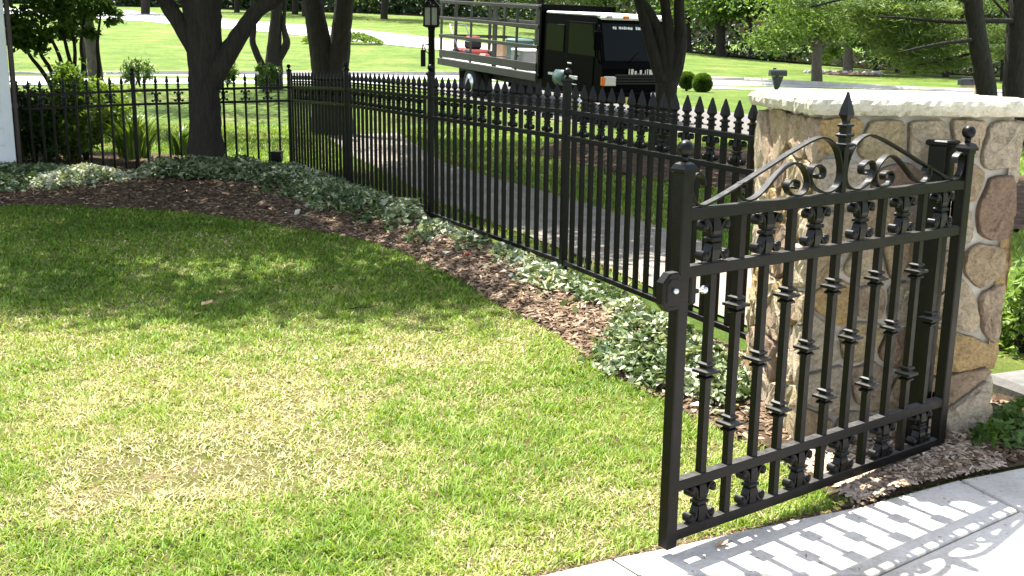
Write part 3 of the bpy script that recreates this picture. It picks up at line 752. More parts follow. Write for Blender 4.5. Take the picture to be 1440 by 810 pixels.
# ================================================================== HOUSE CORNER (left edge)
hs = thing('house', 'white sided house corner at the left edge with dark downspout', 'house', (-6.03, 13.0, 0), (0, 0, R(25.5)))
MB().box((-2.6, 3.1, 1.5), (5.0, 6.0, 3.2)).build('wall', WHITE, hs)
for k in range(14):
    MB().box((-2.62, .090, .33 + k * .2), (5.0, .024, .19), Matrix.Rotation(R(-3), 3, 'X')).build('siding_board', WHITE, hs)
MB().box((-.075, .05, 1.55), (.11, .08, 3.0), None, .004).build('corner_board', WHITE, hs)
dsp = MB().box((.02, .20, 1.5), (.06, .09, 3.0), None, .012).build('downspout', BROWN, hs)
for z in (.9, 2.4): MB().box((.02, .20, z), (.07, .105, .05)).build('bracket', BROWN, dsp)
rf = MB().add([(-5.6, -.3, 3.1), (.3, -.3, 3.1), (.3, 6.5, 3.1), (-5.6, 6.5, 3.1), (-5.6, 3.05, 4.8), (.3, 3.05, 4.8)], [(0, 1, 5, 4), (2, 3, 4, 5), (1, 2, 5), (3, 0, 4), (3, 2, 1, 0)])
rf.build('roof', ROOFM, hs)

# ================================================================== TREES AND PLANTS
_cxv, _cyv, _fwv = np.array(cx), np.array(cy), np.array(fw)
def at(px, py, Yd):
    """point at distance Yd whose place in the layout sketch is px, py (1440 x 810)"""
    d = _cxv * (px - 720) / 1500. + _cyv * (405 - py) / 1500. + _fwv
    return np.array([0, 0, CAM_H]) + d * (Yd / d[1])
def limb(b, pts, rad, n=9, k=4, jit=.10):
    P4 = catmull([tuple(p) + (r_,) for p, r_ in zip(pts, rad)], k)
    b.tube([q[:3] for q in P4], [q[3] for q in P4], n, True, True, jit)
def tree(name, label, base, limbs, group=None, bark=None, crown=None, leaf=None, size=.15, per=3000, sub=14, spread=.28, aspect=.55, seed=1, flat=.2, droop=0.):
    t = thing(name, label, 'tree', tuple(base), (0, 0, 0), group)
    b = MB(); B = np.array(base)
    for pts, rad in limbs: limb(b, [np.array(p) - B for p in pts], rad)
    b.build('trunk', bark or BARK, t)
    if crown is not None:
        g = np.random.default_rng(seed)
        if isinstance(crown, tuple): P3, tn = crown
        else: P3, tn = clumps(g, crown, per, sub, spread)
        leaf_mesh('crown', P3 - B, size, leaf or LEAF_MID, t, tn, aspect, None, flat, None, droop, seed)
    return t
SH = np.array([math.sin(SUN_AZ), math.cos(SUN_AZ)]) / math.tan(SUN_EL)

def shade_crown(g, S_fn, n_cl, per_cl, h0, h1, cl_r):
    """leaf clumps of a crown chosen where a ground point from S_fn would be shaded"""
    S = S_fn(g, n_cl); h = g.uniform(h0, h1, len(S))
    ctr = np.c_[S[:, 0] + SH[0] * h, S[:, 1] + SH[1] * h, h]
    q = g.normal(size=(len(S), per_cl, 3)) * np.array([cl_r, cl_r, cl_r * .55]) + ctr[:, None, :]
    t = np.clip(g.normal(.5, .15, (len(S), 1)) + g.normal(0, .15, (len(S), per_cl)), 0, 1)
    q = q.reshape(-1, 3); k = q[:, 2] > h0 - .5
    return q[k], t.ravel()[k]

# big tree inside the corner
TA = 13.0
base = at(292, 236, TA)
A = lambda px, py, dy=0: at(px, py, TA + dy)
limbsA = [([base - [0, 0, .25], base + [0, 0, .02], A(289, 190), A(288, 150), A(287, 110), A(288, 70), A(287, 30), A(286, 0), A(284, -60), A(288, -160), A(280, -300)], [.40, .27, .20, .188, .188, .205, .205, .205, .19, .15, .10]),
          ([A(292, 105), A(276, 70), A(254, 35), A(233, 2), A(205, -50, -.4), A(150, -140, -1.2), A(90, -260, -2)], [.13, .12, .10, .095, .085, .07, .04]),
          ([A(296, 118), A(310, 88), A(326, 66), A(342, 42), A(362, 15), A(392, -4), A(450, -45, -.3), A(520, -130, -.9), A(600, -260, -2.2)], [.14, .135, .115, .10, .088, .08, .07, .06, .03]),
          ([A(287, -40), A(310, -120, -1), A(330, -220, -3), A(340, -300, -5)], [.14, .12, .09, .04]),
          ([A(287, -90), A(240, -180, -1.5), A(180, -260, -4)], [.12, .09, .04]),
          ([A(279, 60), A(268, 20), A(262, -20), A(255, -100)], [.08, .085, .085, .06])]
def SA(g, n):
    x = g.uniform(-8, 1.1, n); lim = np.interp(x, [-8, -2.9, -1.78, -1.1, -.65, -.17, .2, .6, 1.1], [5.9, 6.05, 6.2, 6.0, 6.05, 6.2, 6.45, 7.1, 8.2])
    y = lim + .28 + (13.6 - lim) * g.uniform(0, 1, n) ** 1.0
    keep = (fbm(x * .9 + 4, y * .9, 2, 21) > .20) & (np.hypot(x + 4.85, (y - 11.7) * .9) > .62) & ~((x > np.interp(y, LEy[::-1], LEx[::-1]) + .02) & (y < 9.6) & (vnoise(x * 1.7, y * 1.7, 55) < .72))
    return np.c_[x, y][keep]
crA = shade_crown(np.random.default_rng(31), SA, 900, 110, 3.9, 8.0, .30)
tree('shade_tree', 'large dark forked tree standing inside the fence corner among ground cover', base, limbsA, None, BARK, crA, LEAF_MID, .13, seed=31)

# small multi-stem tree in the mulched island behind the fence
TR = 16.3
A = lambda px, py, dy=0: at(px, py, TR + dy)
b0 = at(934, 232, TR)
limbsR = [([b0 - [0, 0, .2], b0, A(934, 190), A(936, 150), A(938, 115)], [.22, .185, .165, .16, .165]),
          ([A(936, 122), A(922, 85), A(912, 50), A(903, 15), A(893, -30), A(880, -120)], [.13, .10, .088, .08, .07, .03]),
          ([A(937, 118), A(934, 75), A(925, 40), A(908, 10), A(895, -5), A(870, -60)], [.12, .085, .075, .07, .06, .03]),
          ([A(938, 118), A(942, 80), A(940, 45), A(936, 10), A(930, -40), A(925, -140)], [.12, .10, .085, .075, .07, .03]),
          ([A(941, 122), A(954, 85), A(957, 50), A(955, 10), A(960, -40), A(990, -130)], [.13, .10, .09, .08, .07, .03]),
          ([A(945, 70), A(951, 55), A(956, 44)], [.05, .045, .04])]
def SR(g, n):
    x = g.uniform(-1.6, 6.0, n); y = g.uniform(8.4, 19.5, n)
    keep = (fbm(x * .8 + 9, y * .8, 2, 33) > .20) & (y > 10.2 - 1.6 * x) & (y > 8.4)
    return np.c_[x, y][keep]
crR = shade_crown(np.random.default_rng(5), SR, 900, 105, 3.3, 6.5, .28)
tree('ornamental_tree', 'slender dark multi-stemmed tree in front of the parked truck', b0, limbsR, None, BARK, crR, LEAF_DEEP, .13, seed=5)

# twin-trunk tree behind the corner of the fence
TT = 21.0
A = lambda px, py, dy=0: at(px, py, TT + dy)
b0 = at(468, 182, TT)
limbsT = [([b0 - [0, 0, .3], b0, A(466, 140), A(464, 110)], [.48, .42, .40, .36]),
          ([A(458, 118), A(452, 80), A(446, 40), A(439, 0), A(428, -70), A(420, -200)], [.235, .225, .205, .19, .16, .06]),
          ([A(471, 118), A(476, 80), A(480, 40), A(484, 0), A(494, -70), A(510, -200)], [.235, .215, .195, .175, .15, .06])]
def ST(g, n):
    x = g.uniform(-9, -.8, n); y = g.uniform(15.5, 26, n)
    keep = (fbm(x * .6 + 3, y * .6, 2, 44) > .30) & (y > 17.5)
    return np.c_[x, y][keep]
crT = shade_crown(np.random.default_rng(6), ST, 380, 100, 4.2, 8.5, .36)
tree('twin_trunk_tree', 'tree with two thick dark trunks forming a V behind the fence corner', b0, limbsT, None, BARK, crT, LEAF_MID, .15, seed=6)

# trees at the street verge
TV = 31.0
A = lambda px, py, dy=0: at(px, py, TV + dy)
b0 = at(384, 122, TV)
limbsV = [([b0 - [0, 0, .3], b0, A(385, 90), A(386, 60), A(388, 30), A(390, 0), A(394, -60)], [.34, .30, .25, .20, .17, .16, .1]),
          ([A(386, 90), A(398, 72), A(403, 60), A(400, 43), A(399, 30), A(402, 0)], [.14, .12, .11, .08, .06, .04]),
          ([b0 + [-.35, 0, 0], A(370, 98), A(362, 78), A(355, 58), A(357, 40), A(356, 20), A(352, -20)], [.13, .11, .10, .09, .075, .07, .04])]
tree('street_tree', 'thin dark street tree with a stub and a leaning side stem', b0, limbsV, None, BARK, [((b0[0], TV, 6.0), (2.6, 2.2, 1.8), 1.)], LEAF_MID, .2, 3500, 30, seed=8)
b0 = at(136, 118, 30)
A = lambda px, py, dy=0: at(px, py, 30 + dy)
tree('street_tree', 'leaning grey-barked tree trunk behind the leafy shrub at the left', b0, [([b0 - [0, 0, .3], b0, A(132, 85), A(127, 55), A(122, 25), A(117, 0), A(105, -60)], [.26, .22, .19, .17, .16, .15, .1]), ([A(124, 36), A(118, 60), A(118, 95), A(120, 110)], [.05, .06, .07, .08])], None, BARK_G,
     [((b0[0] - .6, 30, 6.5), (2.5, 2.0, 2.0), 1.), (tuple(A(112, 8)), (.7, .6, .35), .25)], LEAF_MID, .17, 3500, 30, seed=9)

# big-leaved multi-stem shrub at the left
TS = 17.0
A = lambda px, py, dy=0: at(px, py, TS + dy)
b0 = at(88, 195, TS)
st = []
for (p0, p1, p2, p3) in (((80, 140), (62, 104), (42, 78), (28, 50)), ((92, 140), (90, 102), (76, 62), (55, 38)), ((98, 140), (104, 100), (105, 65), (96, 20)), ((98, 140), (101, 100), (92, 60), (84, 10)), ((104, 140), (117, 100), (114, 60), (122, 10)), ((110, 140), (138, 108), (137, 60), (142, 20)), ((82, 140), (72, 100), (56, 70), (66, 30))):
    st.append(([b0, A(*p0), A(*p1), A(*p2), A(*p3)], [.05, .042, .034, .026, .014]))
cr = [(tuple(A(50, 18)), (.45, .5, .35), 1.), (tuple(A(95, 12)), (.5, .5, .35), 1.2), (tuple(A(120, 2)), (.45, .5, .28), .9), (tuple(A(30, 45)), (.22, .4, .28), .6), (tuple(A(45, 65)), (.25, .35, .14), .45), (tuple(A(78, 52)), (.3, .4, .16), .5), (tuple(A(150, 20)), (.26, .3, .12), .3), (tuple(A(112, 42)), (.22, .3, .12), .25), (tuple(A(60, -40)), (.9, .7, .5), 1.6), (tuple(A(134, 52)), (.1, .12, .08), .05)]
tree('multi_stem_shrub', 'tall multi-stemmed shrub with glossy leaves beside the white house wall', b0, st, None, BARK, cr, LEAF_MID, .11, 750, 16, .22, .5, seed=10, flat=.3)

# shrubs behind the left fence
def shrub(name, label, px, row_base, row_top, wpx, Yd, lf, n, size, seed, cat='shrub', group=None, aspect=.5, updir=None, spread=.2):
    c = at(px, row_base, Yd); top = at(px, row_top, Yd); h = top[2] - c[2]; wd = wpx * Yd / 1500. / 2
    t = thing(name, label, cat, tuple(c), (0, 0, 0), group)
    b = MB()
    g = np.random.default_rng(seed)
    for k in range(7):
        a = g.uniform(0, 6.28); e = np.array([math.cos(a) * wd * .6, math.sin(a) * wd * .6, h * g.uniform(.6, .9)])
        b.tube([(0, 0, -.05), tuple(e * .45 + [0, 0, h * .1]), tuple(e)], [.018, .012, .005], 5)
    b.build('stems', BARK, t)
    P3, tn = clumps(g, [((0, 0, h * .56), (wd, wd * .85, h * .5), 1.)], n, 34, spread)
    P3[:, 2] = np.maximum(P3[:, 2], .03)
    leaf_mesh('foliage', P3, size, lf, t, tn, aspect, updir, .2, None, 0, seed)
    return t
shrub('leafy_shrub', 'bright green rounded shrub behind the left fence panel', 122, 226, 112, 112, 14.9, LEAF_LIGHT, 13000, .075, 41, spread=.17)
shrub('dark_shrub', 'dark shaded shrub behind the fence next to the white house', 50, 230, 128, 75, 14.4, LEAF_DEEP, 4200, .075, 42)
# strap-leaved clump
def strap_clump(name, label, c, n, hgt, wid, mt, seed, arch=.6, wbl=.018):
    g = np.random.default_rng(seed); V = []; F = []; T = []
    for i in range(n):
        a = g.uniform(0, 6.28); r0 = wid * .25 * math.sqrt(g.random()); d = np.array([math.cos(a), math.sin(a), 0]); s = np.array([-d[1], d[0], 0])
        L = hgt * g.uniform(.7, 1.15); rch = wid * g.uniform(.25, .6); b0 = d * r0; k0 = len(V); tt = g.uniform(.2, 1)
        for j in range(6):
            t = j / 5; p = b0 + d * rch * t ** 1.7 + np.array([0, 0, L * (t - arch * .55 * t ** 3)])
            w_ = wbl * (1 - .85 * t ** 2) ; V += [p - s * w_, p + s * w_]; T += [tt, tt]
        for j in range(5): F.append((k0 + j * 2, k0 + j * 2 + 1, k0 + j * 2 + 3, k0 + j * 2 + 2))
    t = thing(name, label, 'plant', tuple(c))
    np_mesh('leaves', V, F, mt, t, T); return t
strap_clump('daylily_clump', 'strappy green daylily clump behind the fence right of the bright shrub', at(190, 222, 14.6), 170, .78, .85, LEAF_LIGHT, 43)
strap_clump('daylily_clump', 'low strappy leaf tuft behind the fence left of the big trunk', at(255, 218, 14.8), 70, .55, .5, LEAF_MID, 44)
shrub('dwarf_conifer', 'spiky little evergreen at the street verge behind the left fence post', 197, 120, 86, 46, 30.5, LEAF_MID, 900, .14, 45, aspect=.25, updir=np.array([0, 0, .9]))
shrub('dwarf_conifer', 'small evergreen at the street verge just right of the big forked trunk', 320, 122, 84, 26, 31, LEAF_LIGHT, 600, .14, 46, aspect=.3, updir=np.array([0, 0, .8]))
shrub('dwarf_conifer', 'small evergreen at the foot of the thin street tree', 376, 121, 92, 30, 30.2, LEAF_MID, 600, .14, 47, aspect=.3, updir=np.array([0, 0, .8]))
def ball_bush(label, px, row_c, rpx, Yd, seed):
    c = at(px, row_c, Yd); r_ = rpx * Yd / 1500.; g = np.random.default_rng(seed)
    t = thing('boxwood', label, 'shrub', (c[0], c[1], c[2] - r_), (0, 0, 0), 'clipped boxwood balls by the drive')
    d = g.normal(size=(6000, 3)); d /= np.linalg.norm(d, axis=1)[:, None]
    P3 = d * r_ * (g.uniform(0, 1.06, 6000) ** .36)[:, None] + [0, 0, r_]; P3[:, 2] = np.maximum(P3[:, 2], .01)
    leaf_mesh('foliage', P3, .06, LEAF_MID, t, None, .6, None, 0, None, 0, seed)
    MB().tube([(0, 0, -.1), (0, 0, r_)], [.04, .03], 6).build('stem', BARK, t)
ball_bush('clipped round boxwood nearer the dark tree, left of the pair', 966, 113, 12, 33.2, 51)
ball_bush('clipped round boxwood on the open side, right of the pair', 988, 117, 13.5, 32.4, 52)
# low island hedge on the lawn across the street
g = np.random.default_rng(61)
c = np.array([-9.6, 61.0]); gzc = float(gz(*c))
t = thing('low_hedge', 'low clipped green hedge on the lawn across the street', 'hedge', (c[0], c[1], gzc))
P3 = np.c_[g.uniform(-2.2, 2.2, 2600), g.uniform(-.8, .8, 2600), np.zeros(2600)]
P3[:, 2] = (.55 + .1 * np.sin(P3[:, 0] * 2.3)) * np.sqrt(np.clip(1 - (P3[:, 0] / 2.25) ** 4, 0, 1)) * np.sqrt(np.clip(1 - (P3[:, 1] / .85) ** 2, 0, 1)) * g.uniform(.55, 1.02, 2600)
leaf_mesh('foliage', P3, .16, LEAF_LIGHT, t, None, .6, None, 0, None, 0, 61)

# right: two dark leaning trunks with pine boughs
TP = 19.0
A = lambda px, py, dy=0: at(px, py, TP + dy)
b0 = at(1393, 185, TP)
boughs = [([A(1428, 18, 1), A(1395, 29, .5), A(1340, 31, 0), A(1280, 26, -.2), A(1232, 23, -.3)], [.045, .04, .03, .02, .012]), ]
trunkP = [([b0 - [0, 0, .3], b0, A(1388, 133), A(1382, 95), A(1376, 60), A(1371, 25), A(1368, 0), A(1362, -80), A(1355, -300)], [.22, .20, .172, .165, .16, .155, .155, .14, .07]),
          ([A(1380, 55), A(1320, 62, -.3), A(1262, 74, -.6)], [.04, .028, .012]), ([A(1372, 5), A(1310, -12, -.3), A(1220, -8, -.5), A(1140, 10, -.8)], [.05, .04, .03, .012]), ([A(1385, 70), A(1330, 84, .4), A(1290, 92, .5)], [.03, .022, .01])]
def needles(name, label, base, limbs, tufts, seed, bark=BARK, lf=None, n=120, ln=.17, sprd=.15):
    t = thing(name, label, 'tree', tuple(base)); b = MB(); B = np.array(base)
    for pts, rad in limbs: limb(b, [np.array(p) - B for p in pts], rad)
    b.build('trunk', bark, t)
    g = np.random.default_rng(seed); P3 = []; T = []
    for c_, wd, k in tufts:
        for _ in range(k):
            cc = np.array(c_) + g.normal(size=3) * np.array(wd); tt = np.clip(g.normal(.55, .2), 0, 1)
            q = g.normal(size=(n, 3)) * np.array([sprd * 1.5, sprd * 1.2, sprd * .30]) + cc
            P3.append(q); T.append(np.clip(tt + g.normal(0, .12, n), 0, 1))
    P3 = np.concatenate(P3); T = np.concatenate(T)
    leaf_mesh('crown', P3 - B, ln, lf or LEAF_PINE, t, T, .10, None, .45, None, .25, seed)
    return t
tf = []
for x0, x1, y0, y1, k in ((1130, 1345, 6, 14, 34), (1190, 1350, 24, 34, 30), (1235, 1350, 52, 46, 24), (1250, 1350, 76, 66, 24), (1280, 1355, 92, 86, 14), (1215, 1300, 40, 44, 9)):
    for q in range(k):
        f_ = random.random(); tf.append((A(x0 + (x1 - x0) * f_, y0 + (y1 - y0) * f_ + random.uniform(-4, 4), 1.0 + random.uniform(-.5, .9)), (.05, .1, .03), 1))
tf.append((A(1290, -45, 1), (1.3, .8, .3), 50))
needles('pine_tree', 'dark leaning pine trunk left of the pair rising behind the pillar cap', b0, trunkP, tf, 71)
b1 = at(1428, 190, 20)
A = lambda px, py, dy=0: at(px, py, 20 + dy)
needles('pine_tree', 'thick dark pine trunk at the right edge behind the pillar cap', b1, [([b1 - [0, 0, .3], b1, A(1427, 133), A(1429, 80), A(1432, 30), A(1435, 0), A(1440, -100), A(1446, -300)], [.26, .24, .215, .20, .195, .19, .17, .07]), ([A(1430, 30), A(1395, 29, -.4), A(1340, 31, -.6), A(1280, 26, -.8), A(1232, 23, -1)], [.05, .045, .035, .025, .012]), ([A(1428, 33), A(1408, 12), A(1390, -8)], [.03, .024, .018])],
        [(A(1404, 48, 1.3), (.16, .3, .08), 9), (A(1400, 72, 1.3), (.16, .3, .06), 7), (A(1410, -40, 1), (.9, .8, .3), 30)], 72)

# trees across the street, right side
def lawn_tree(label, px, row_b, Yd, wpx, lean, crown, lf, size, per, seed, group=None, bark=BARK_G, fork=True, sub=24, nm='lawn_tree', hgt=260):
    b0 = at(px, row_b, Yd); b0[2] = float(gz(b0[0], b0[1])); r_ = wpx * Yd / 1500. / 2
    A = lambda x, y, dy=0: at(x, y, Yd + dy)
    L = [([b0 - [0, 0, .4], b0, A(px + lean * .4, row_b - 40), A(px + lean, row_b - 80), A(px + lean * 1.6, row_b - 150), A(px + lean * 2, row_b - hgt)], [r_ * 1.35, r_ * 1.15, r_ * .98, r_ * .85, r_ * .6, r_ * .25])]
    if fork:
        L += [([A(px + lean * .5, row_b - 50), A(px - 14, row_b - 78), A(px - 40, row_b - 110)], [r_ * .5, r_ * .35, r_ * .12]), ([A(px + lean * .5, row_b - 46), A(px + 18, row_b - 72), A(px + 44, row_b - 100)], [r_ * .5, r_ * .32, r_ * .12])]
    return tree(nm, label, b0, L, group, bark, [(tuple(at(x, y, Yd + dy)), r3, w_) for x, y, dy, r3, w_ in crown], lf, size, per, sub, .3, .5, seed, .25, .15)
lawn_tree('light green tree with grey trunk across the street behind the pillar cap', 1148, 127, 43, 14, 2, [(1110, 40, -1, (1.2, 1.3, .7), 1), (1090, 60, -1, (.8, .9, .4), .6), (1140, 15, 0, (1.8, 1.6, .9), 1.2), (1180, 38, 0, (1.0, 1.1, .5), .6), (1120, -60, 0, (3, 2.6, 2.0), 2), (1170, 75, .5, (.5, .6, .3), .2)], LEAF_LIGHT, .17, 2000, 81)
t2 = lawn_tree('tree in the stone-edged ring on the lawn across the street', 1193, 100, 54, 12, -1, [(1210, 30, 0, (2.0, 1.5, 1.0), 1), (1230, 52, 0, (1.2, 1.2, .7), .8), (1180, 5, 0, (2.4, 2, 1.2), 1.2), (1250, 75, 0, (1.0, 1.2, .4), .4), (1200, -50, 0, (4, 3, 2.5), 2)], LEAF_MID, .22, 1700, 82)
c = at(1185, 105, 52.5); c[2] = float(gz(c[0], c[1]))
rr = thing('stone_ring', 'ring of pale edging rocks round the tree across the street', 'edging', tuple(c))
g = random.Random(3)
for k in range(22):
    a = k / 22 * 6.283; MB().lathe([(.02, -.1), (.16, -.02), (.15, .1), (.04, .17)], 6, (math.cos(a) * 1.75, math.sin(a) * 1.2, .02), 'z', True, g.random()).build('rock', ROCK, rr)
MB().lathe([(1.75, -.05), (1.65, .06), (.9, .12), (.1, .16)], 20, (0, 0, 0), 'z', True).build('soil', MULCH, rr)

# edge-of-wood trees across the lawns
EDGE = [(540, 28, 96, 9, LEAF_WOOD), (430, 24, 100, 10, LEAF_WOOD), (415, 20, 104, 8, LEAF_WOOD), (333, 17, 108, 7, LEAF_WOOD), (205, 26, 100, 11, LEAF_WOOD), (60, 22, 104, 11, LEAF_WOOD), (612, 30, 92, 9, LEAF_MID), (760, 40, 84, 10, LEAF_MID), (850, 50, 80, 9, LEAF_MID), (968, 66, 76, 9, LEAF_MID), (1014, 74, 73, 13, LEAF_MID), (1056, 70, 72, 5, LEAF_MID), (1232, 90, 62, 7, LEAF_LIGHT), (1262, 94, 60, 7, LEAF_MID), (1285, 96, 58, 7, LEAF_DEEP), (1330, 104, 55, 8, LEAF_DEEP), (1412, 112, 52, 9, LEAF_DEEP)]
WHERE = ['behind the truck bed rails', 'right of the twin trunks, far off', 'left of the twin trunks, far off', 'right of the big forked trunk, far off', 'standing at the far drive left of the forked trunk', 'at the far left beside the house', 'above the lamp post', 'behind the truck cab, left one', 'behind the truck cab, right one', 'left of the thick trunk at the dark wood edge', 'thick and straight at the dark wood edge above the boxwoods', 'thin one right of the thick trunk at the wood edge', 'right of the stone ring', 'between stone ring and pines, left', 'between stone ring and pines, middle', 'between stone ring and pines, right', 'between the two pine trunks']
for k, ((px, row, Yd, wpx, lf), wh) in enumerate(zip(EDGE, WHERE)):
    s_ = Yd / 1500.
    lawn_tree('wood-edge tree ' + wh, px, row, Yd, wpx, random.uniform(-3, 3), [(px - 25, row - 62, 0, (45 * s_, 2.5, 20 * s_), 1), (px + 30, row - 75, 0, (45 * s_, 2.5, 22 * s_), 1), (px, row - 140, 0, (80 * s_, 4, 50 * s_), 1.6)], lf, .34, 1000, 100 + k, 'trees along the edge of the wood', BARK, False, 16, 'wood_edge_tree')

# the wood itself: a mass nobody could count
g = np.random.default_rng(90); n = 90000
WX = [-130, -60, -35, -8, 5, 12, 20, 24, 30, 45, 80]; WY = [135, 128, 120, 106, 90, 80, 69, 61, 53, 44, 30]
x = g.uniform(-85, 62, n); dep = g.uniform(0, 1, n) ** 1.6 * 16; y = np.interp(x, WX, WY) + dep
zz = g.uniform(0, 1, n) ** 1.3 * (5 + 10 * fbm(x * .12, y * .12, 3, 8)) * 1.0
dens = fbm(x * .30 + 7, (y * .3 + zz * .7), 3, 12)
low = zz < 1.6
keep = (dens > .40) | (low & (g.random(n) < .55))
x, y, zz = x[keep], y[keep], zz[keep]
P3 = np.c_[x, y, gz(x, y) + zz]
tn = np.clip(fbm(x * .2, y * .2 + zz * .4, 3, 77) * 1.5 - .35 + g.normal(0, .14, len(x)), 0, 1)
wood = leaf_mesh('woodland', P3, np.clip(.0052 * y, .28, .6), LEAF_WOOD, None, tn, .6, None, .1, None, 0, 90)
tag(wood, 'dense dark woodland beyond the lawns across the street', 'woodland', None, 'stuff')
sheet('forest_floor', [(a, b2 - 2.5 + 1.5 * math.sin(a * .3)) for a, b2 in zip(np.linspace(-130, 80, 60), np.interp(np.linspace(-130, 80, 60), WX, WY))], [(a, b2 + 150) for a, b2 in zip(np.linspace(-190, 150, 60), np.interp(np.linspace(-130, 80, 60), WX, WY))], FLOOR, .05, 90, 40)

# far house glimpsed at the upper right
fh = thing('far_house', 'pale house glimpsed between the pine trunks at the upper right', 'house', (38, 62, float(gz(38, 62))), (0, 0, R(-25)))
MB().box((0, 0, 2.9), (12, 8, 5.8)).build('wall', PINKW, fh)
MB().add([(-6.5, -4.6, 5.8), (6.5, -4.6, 5.8), (6.5, 4.6, 5.8), (-6.5, 4.6, 5.8), (-6.5, 0, 8.6), (6.5, 0, 8.6)], [(0, 1, 5, 4), (2, 3, 4, 5), (1, 2, 5), (3, 0, 4), (3, 2, 1, 0)]).build('roof', ROOFM, fh)
for k in range(4):
    wdw = MB().box((-4.2 + k * 2.8, -4.03, 4.1), (1.2, .08, 1.4)).build('window', WPAINT, fh); MB().box((-4.2 + k * 2.8, -4.08, 4.1), (1.0, .03, 1.2)).build('pane', GLASS, wdw)

# ================================================================== GROUND COVER, MULCH, GRASS
def cover(label, pts, n, hgt, size, lf, seed, tint=(.5, .2)):
    """low leafy mound: pts = list of (x, y, rx, ry) discs"""
    g = np.random.default_rng(seed); P3 = []
    tot = sum(a * b2 for _, _, a, b2 in pts)
    for x0, y0, rx, ry in pts:
        k = int(n * rx * ry / tot); r_ = np.sqrt(g.random(k)); a = g.uniform(0, 6.283, k)
        r_ = r_ * (.75 + .5 * vnoise(a * 2.2, np.full(k, x0 * 3.1), seed)) * np.where(g.random(k) < .10, g.uniform(1.1, 1.6, k), 1)
        x = x0 + rx * r_ * np.cos(a); y = y0 + ry * r_ * np.sin(a)
        h = hgt * np.sqrt(np.clip(1 - np.minimum(r_, 1) ** 2, .03, 1)) * (.5 + .9 * fbm(x * 5, y * 5, 3, seed))
        P3.append(np.c_[x, y, bed_near(x, y) + h * g.uniform(.35, 1.0, k) + .015])
    P3 = np.concatenate(P3)
    tn = np.clip(g.normal(tint[0], tint[1], len(P3)) + (fbm(P3[:, 0] * 4, P3[:, 1] * 4, 3, seed + 3) - .47) * 1.1, 0, 1)
    o = leaf_mesh('ground_cover', P3, size * np.exp(g.normal(0, .32, len(P3))), lf, None, tn, .62, np.array([0, 0, .15]), .45, None, 0, seed)
    return tag(o, label, 'ground cover', None, 'stuff')
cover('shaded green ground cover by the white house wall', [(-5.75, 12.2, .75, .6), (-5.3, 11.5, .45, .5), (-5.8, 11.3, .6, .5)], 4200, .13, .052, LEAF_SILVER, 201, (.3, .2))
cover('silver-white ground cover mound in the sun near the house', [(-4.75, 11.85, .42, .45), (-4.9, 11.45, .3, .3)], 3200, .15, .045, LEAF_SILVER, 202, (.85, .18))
cover('grey-green ground cover around the big trunk', [(-3.9, 12.6, .55, .45), (-3.3, 12.5, .5, .5), (-3.75, 12.15, .45, .3)], 6500, .21, .05, LEAF_SILVER, 203, (.5, .22))
cover('long drift of grey-green ground cover along the fence', [(-2.7, 12.5, .55, .6), (-2.3, 11.7, .5, .6), (-1.9, 11.0, .42, .6), (-1.6, 10.3, .34, .5), (-1.25, 9.75, .28, .5), (-.95, 9.2, .20, .4)], 10500, .17, .044, LEAF_SILVER, 204, (.52, .22))
cover('thin sprigs of ground cover at the middle fence post', [(-.62, 8.75, .20, .40), (-.32, 8.15, .17, .4), (-.05, 7.65, .12, .3), (-.75, 8.4, .12, .2)], 1000, .06, .042, LEAF_SILVER, 205, (.55, .2))
cover('small patch of ground cover below the third fence post', [(.26, 6.95, .22, .42), (.55, 6.4, .18, .4), (.08, 7.4, .12, .25), (.35, 6.6, .15, .2), (.68, 6.0, .12, .25)], 2000, .065, .042, LEAF_SILVER, 206, (.6, .22))
cover('bushy ground cover behind the near gate stile', [(.72, 5.45, .26, .34), (.86, 5.05, .24, .3), (.98, 4.8, .16, .24), (.62, 5.2, .14, .18)], 3600, .10, .038, LEAF_SILVER, 207, (.6, .22))
def low_plant(label, discs, n, hgt, size, lf, seed, name='ivy_patch', kind='stuff'):
    g = np.random.default_rng(seed); P3 = []
    tot = sum(a * b2 for _, _, a, b2 in discs)
    for x0, y0, rx, ry in discs:
        k = int(n * rx * ry / tot); r_ = np.sqrt(g.random(k)); a = g.uniform(0, 6.283, k); x = x0 + rx * r_ * np.cos(a); y = y0 + ry * r_ * np.sin(a)
        h = hgt * np.sqrt(np.clip(1 - r_ ** 2, .03, 1)) * (.4 + 1.0 * fbm(x * 5, y * 5, 3, seed)); P3.append(np.c_[x, y, np.maximum(gz(x, y), -.01) + .05 + h * g.uniform(.2, 1, k)])
    P3 = np.concatenate(P3); o = leaf_mesh(name, P3, size, lf, None, np.clip(g.normal(.5, .22, len(P3)), 0, 1), .5, np.array([0, 0, .2]), .4, None, 0, seed)
    return tag(o, label, 'ground cover', None, kind)
low_plant('dark green ivy between the pillar and the walkway at the right', [(2.15, 4.28, .22, .16), (2.45, 4.45, .3, .2), (2.0, 4.14, .12, .07), (2.8, 4.65, .4, .25)], 2600, .13, .05, LEAF_MID, 211)
shrub('leafy_shrub', 'bright green leafy shrub right of the stone pillar', 1436, 565, 395, 105, 5.7, LEAF_LIGHT, 3000, .05, 212)
MB().box((2.62, 5.0, .02), (.5, .35, .10), Matrix.Rotation(.4, 3, 'Z'), .03).build('stepping_stone', FLAG)
tag(bpy.data.objects['stepping_stone'], 'flat pale stepping stone among the ivy right of the pillar', 'stone')

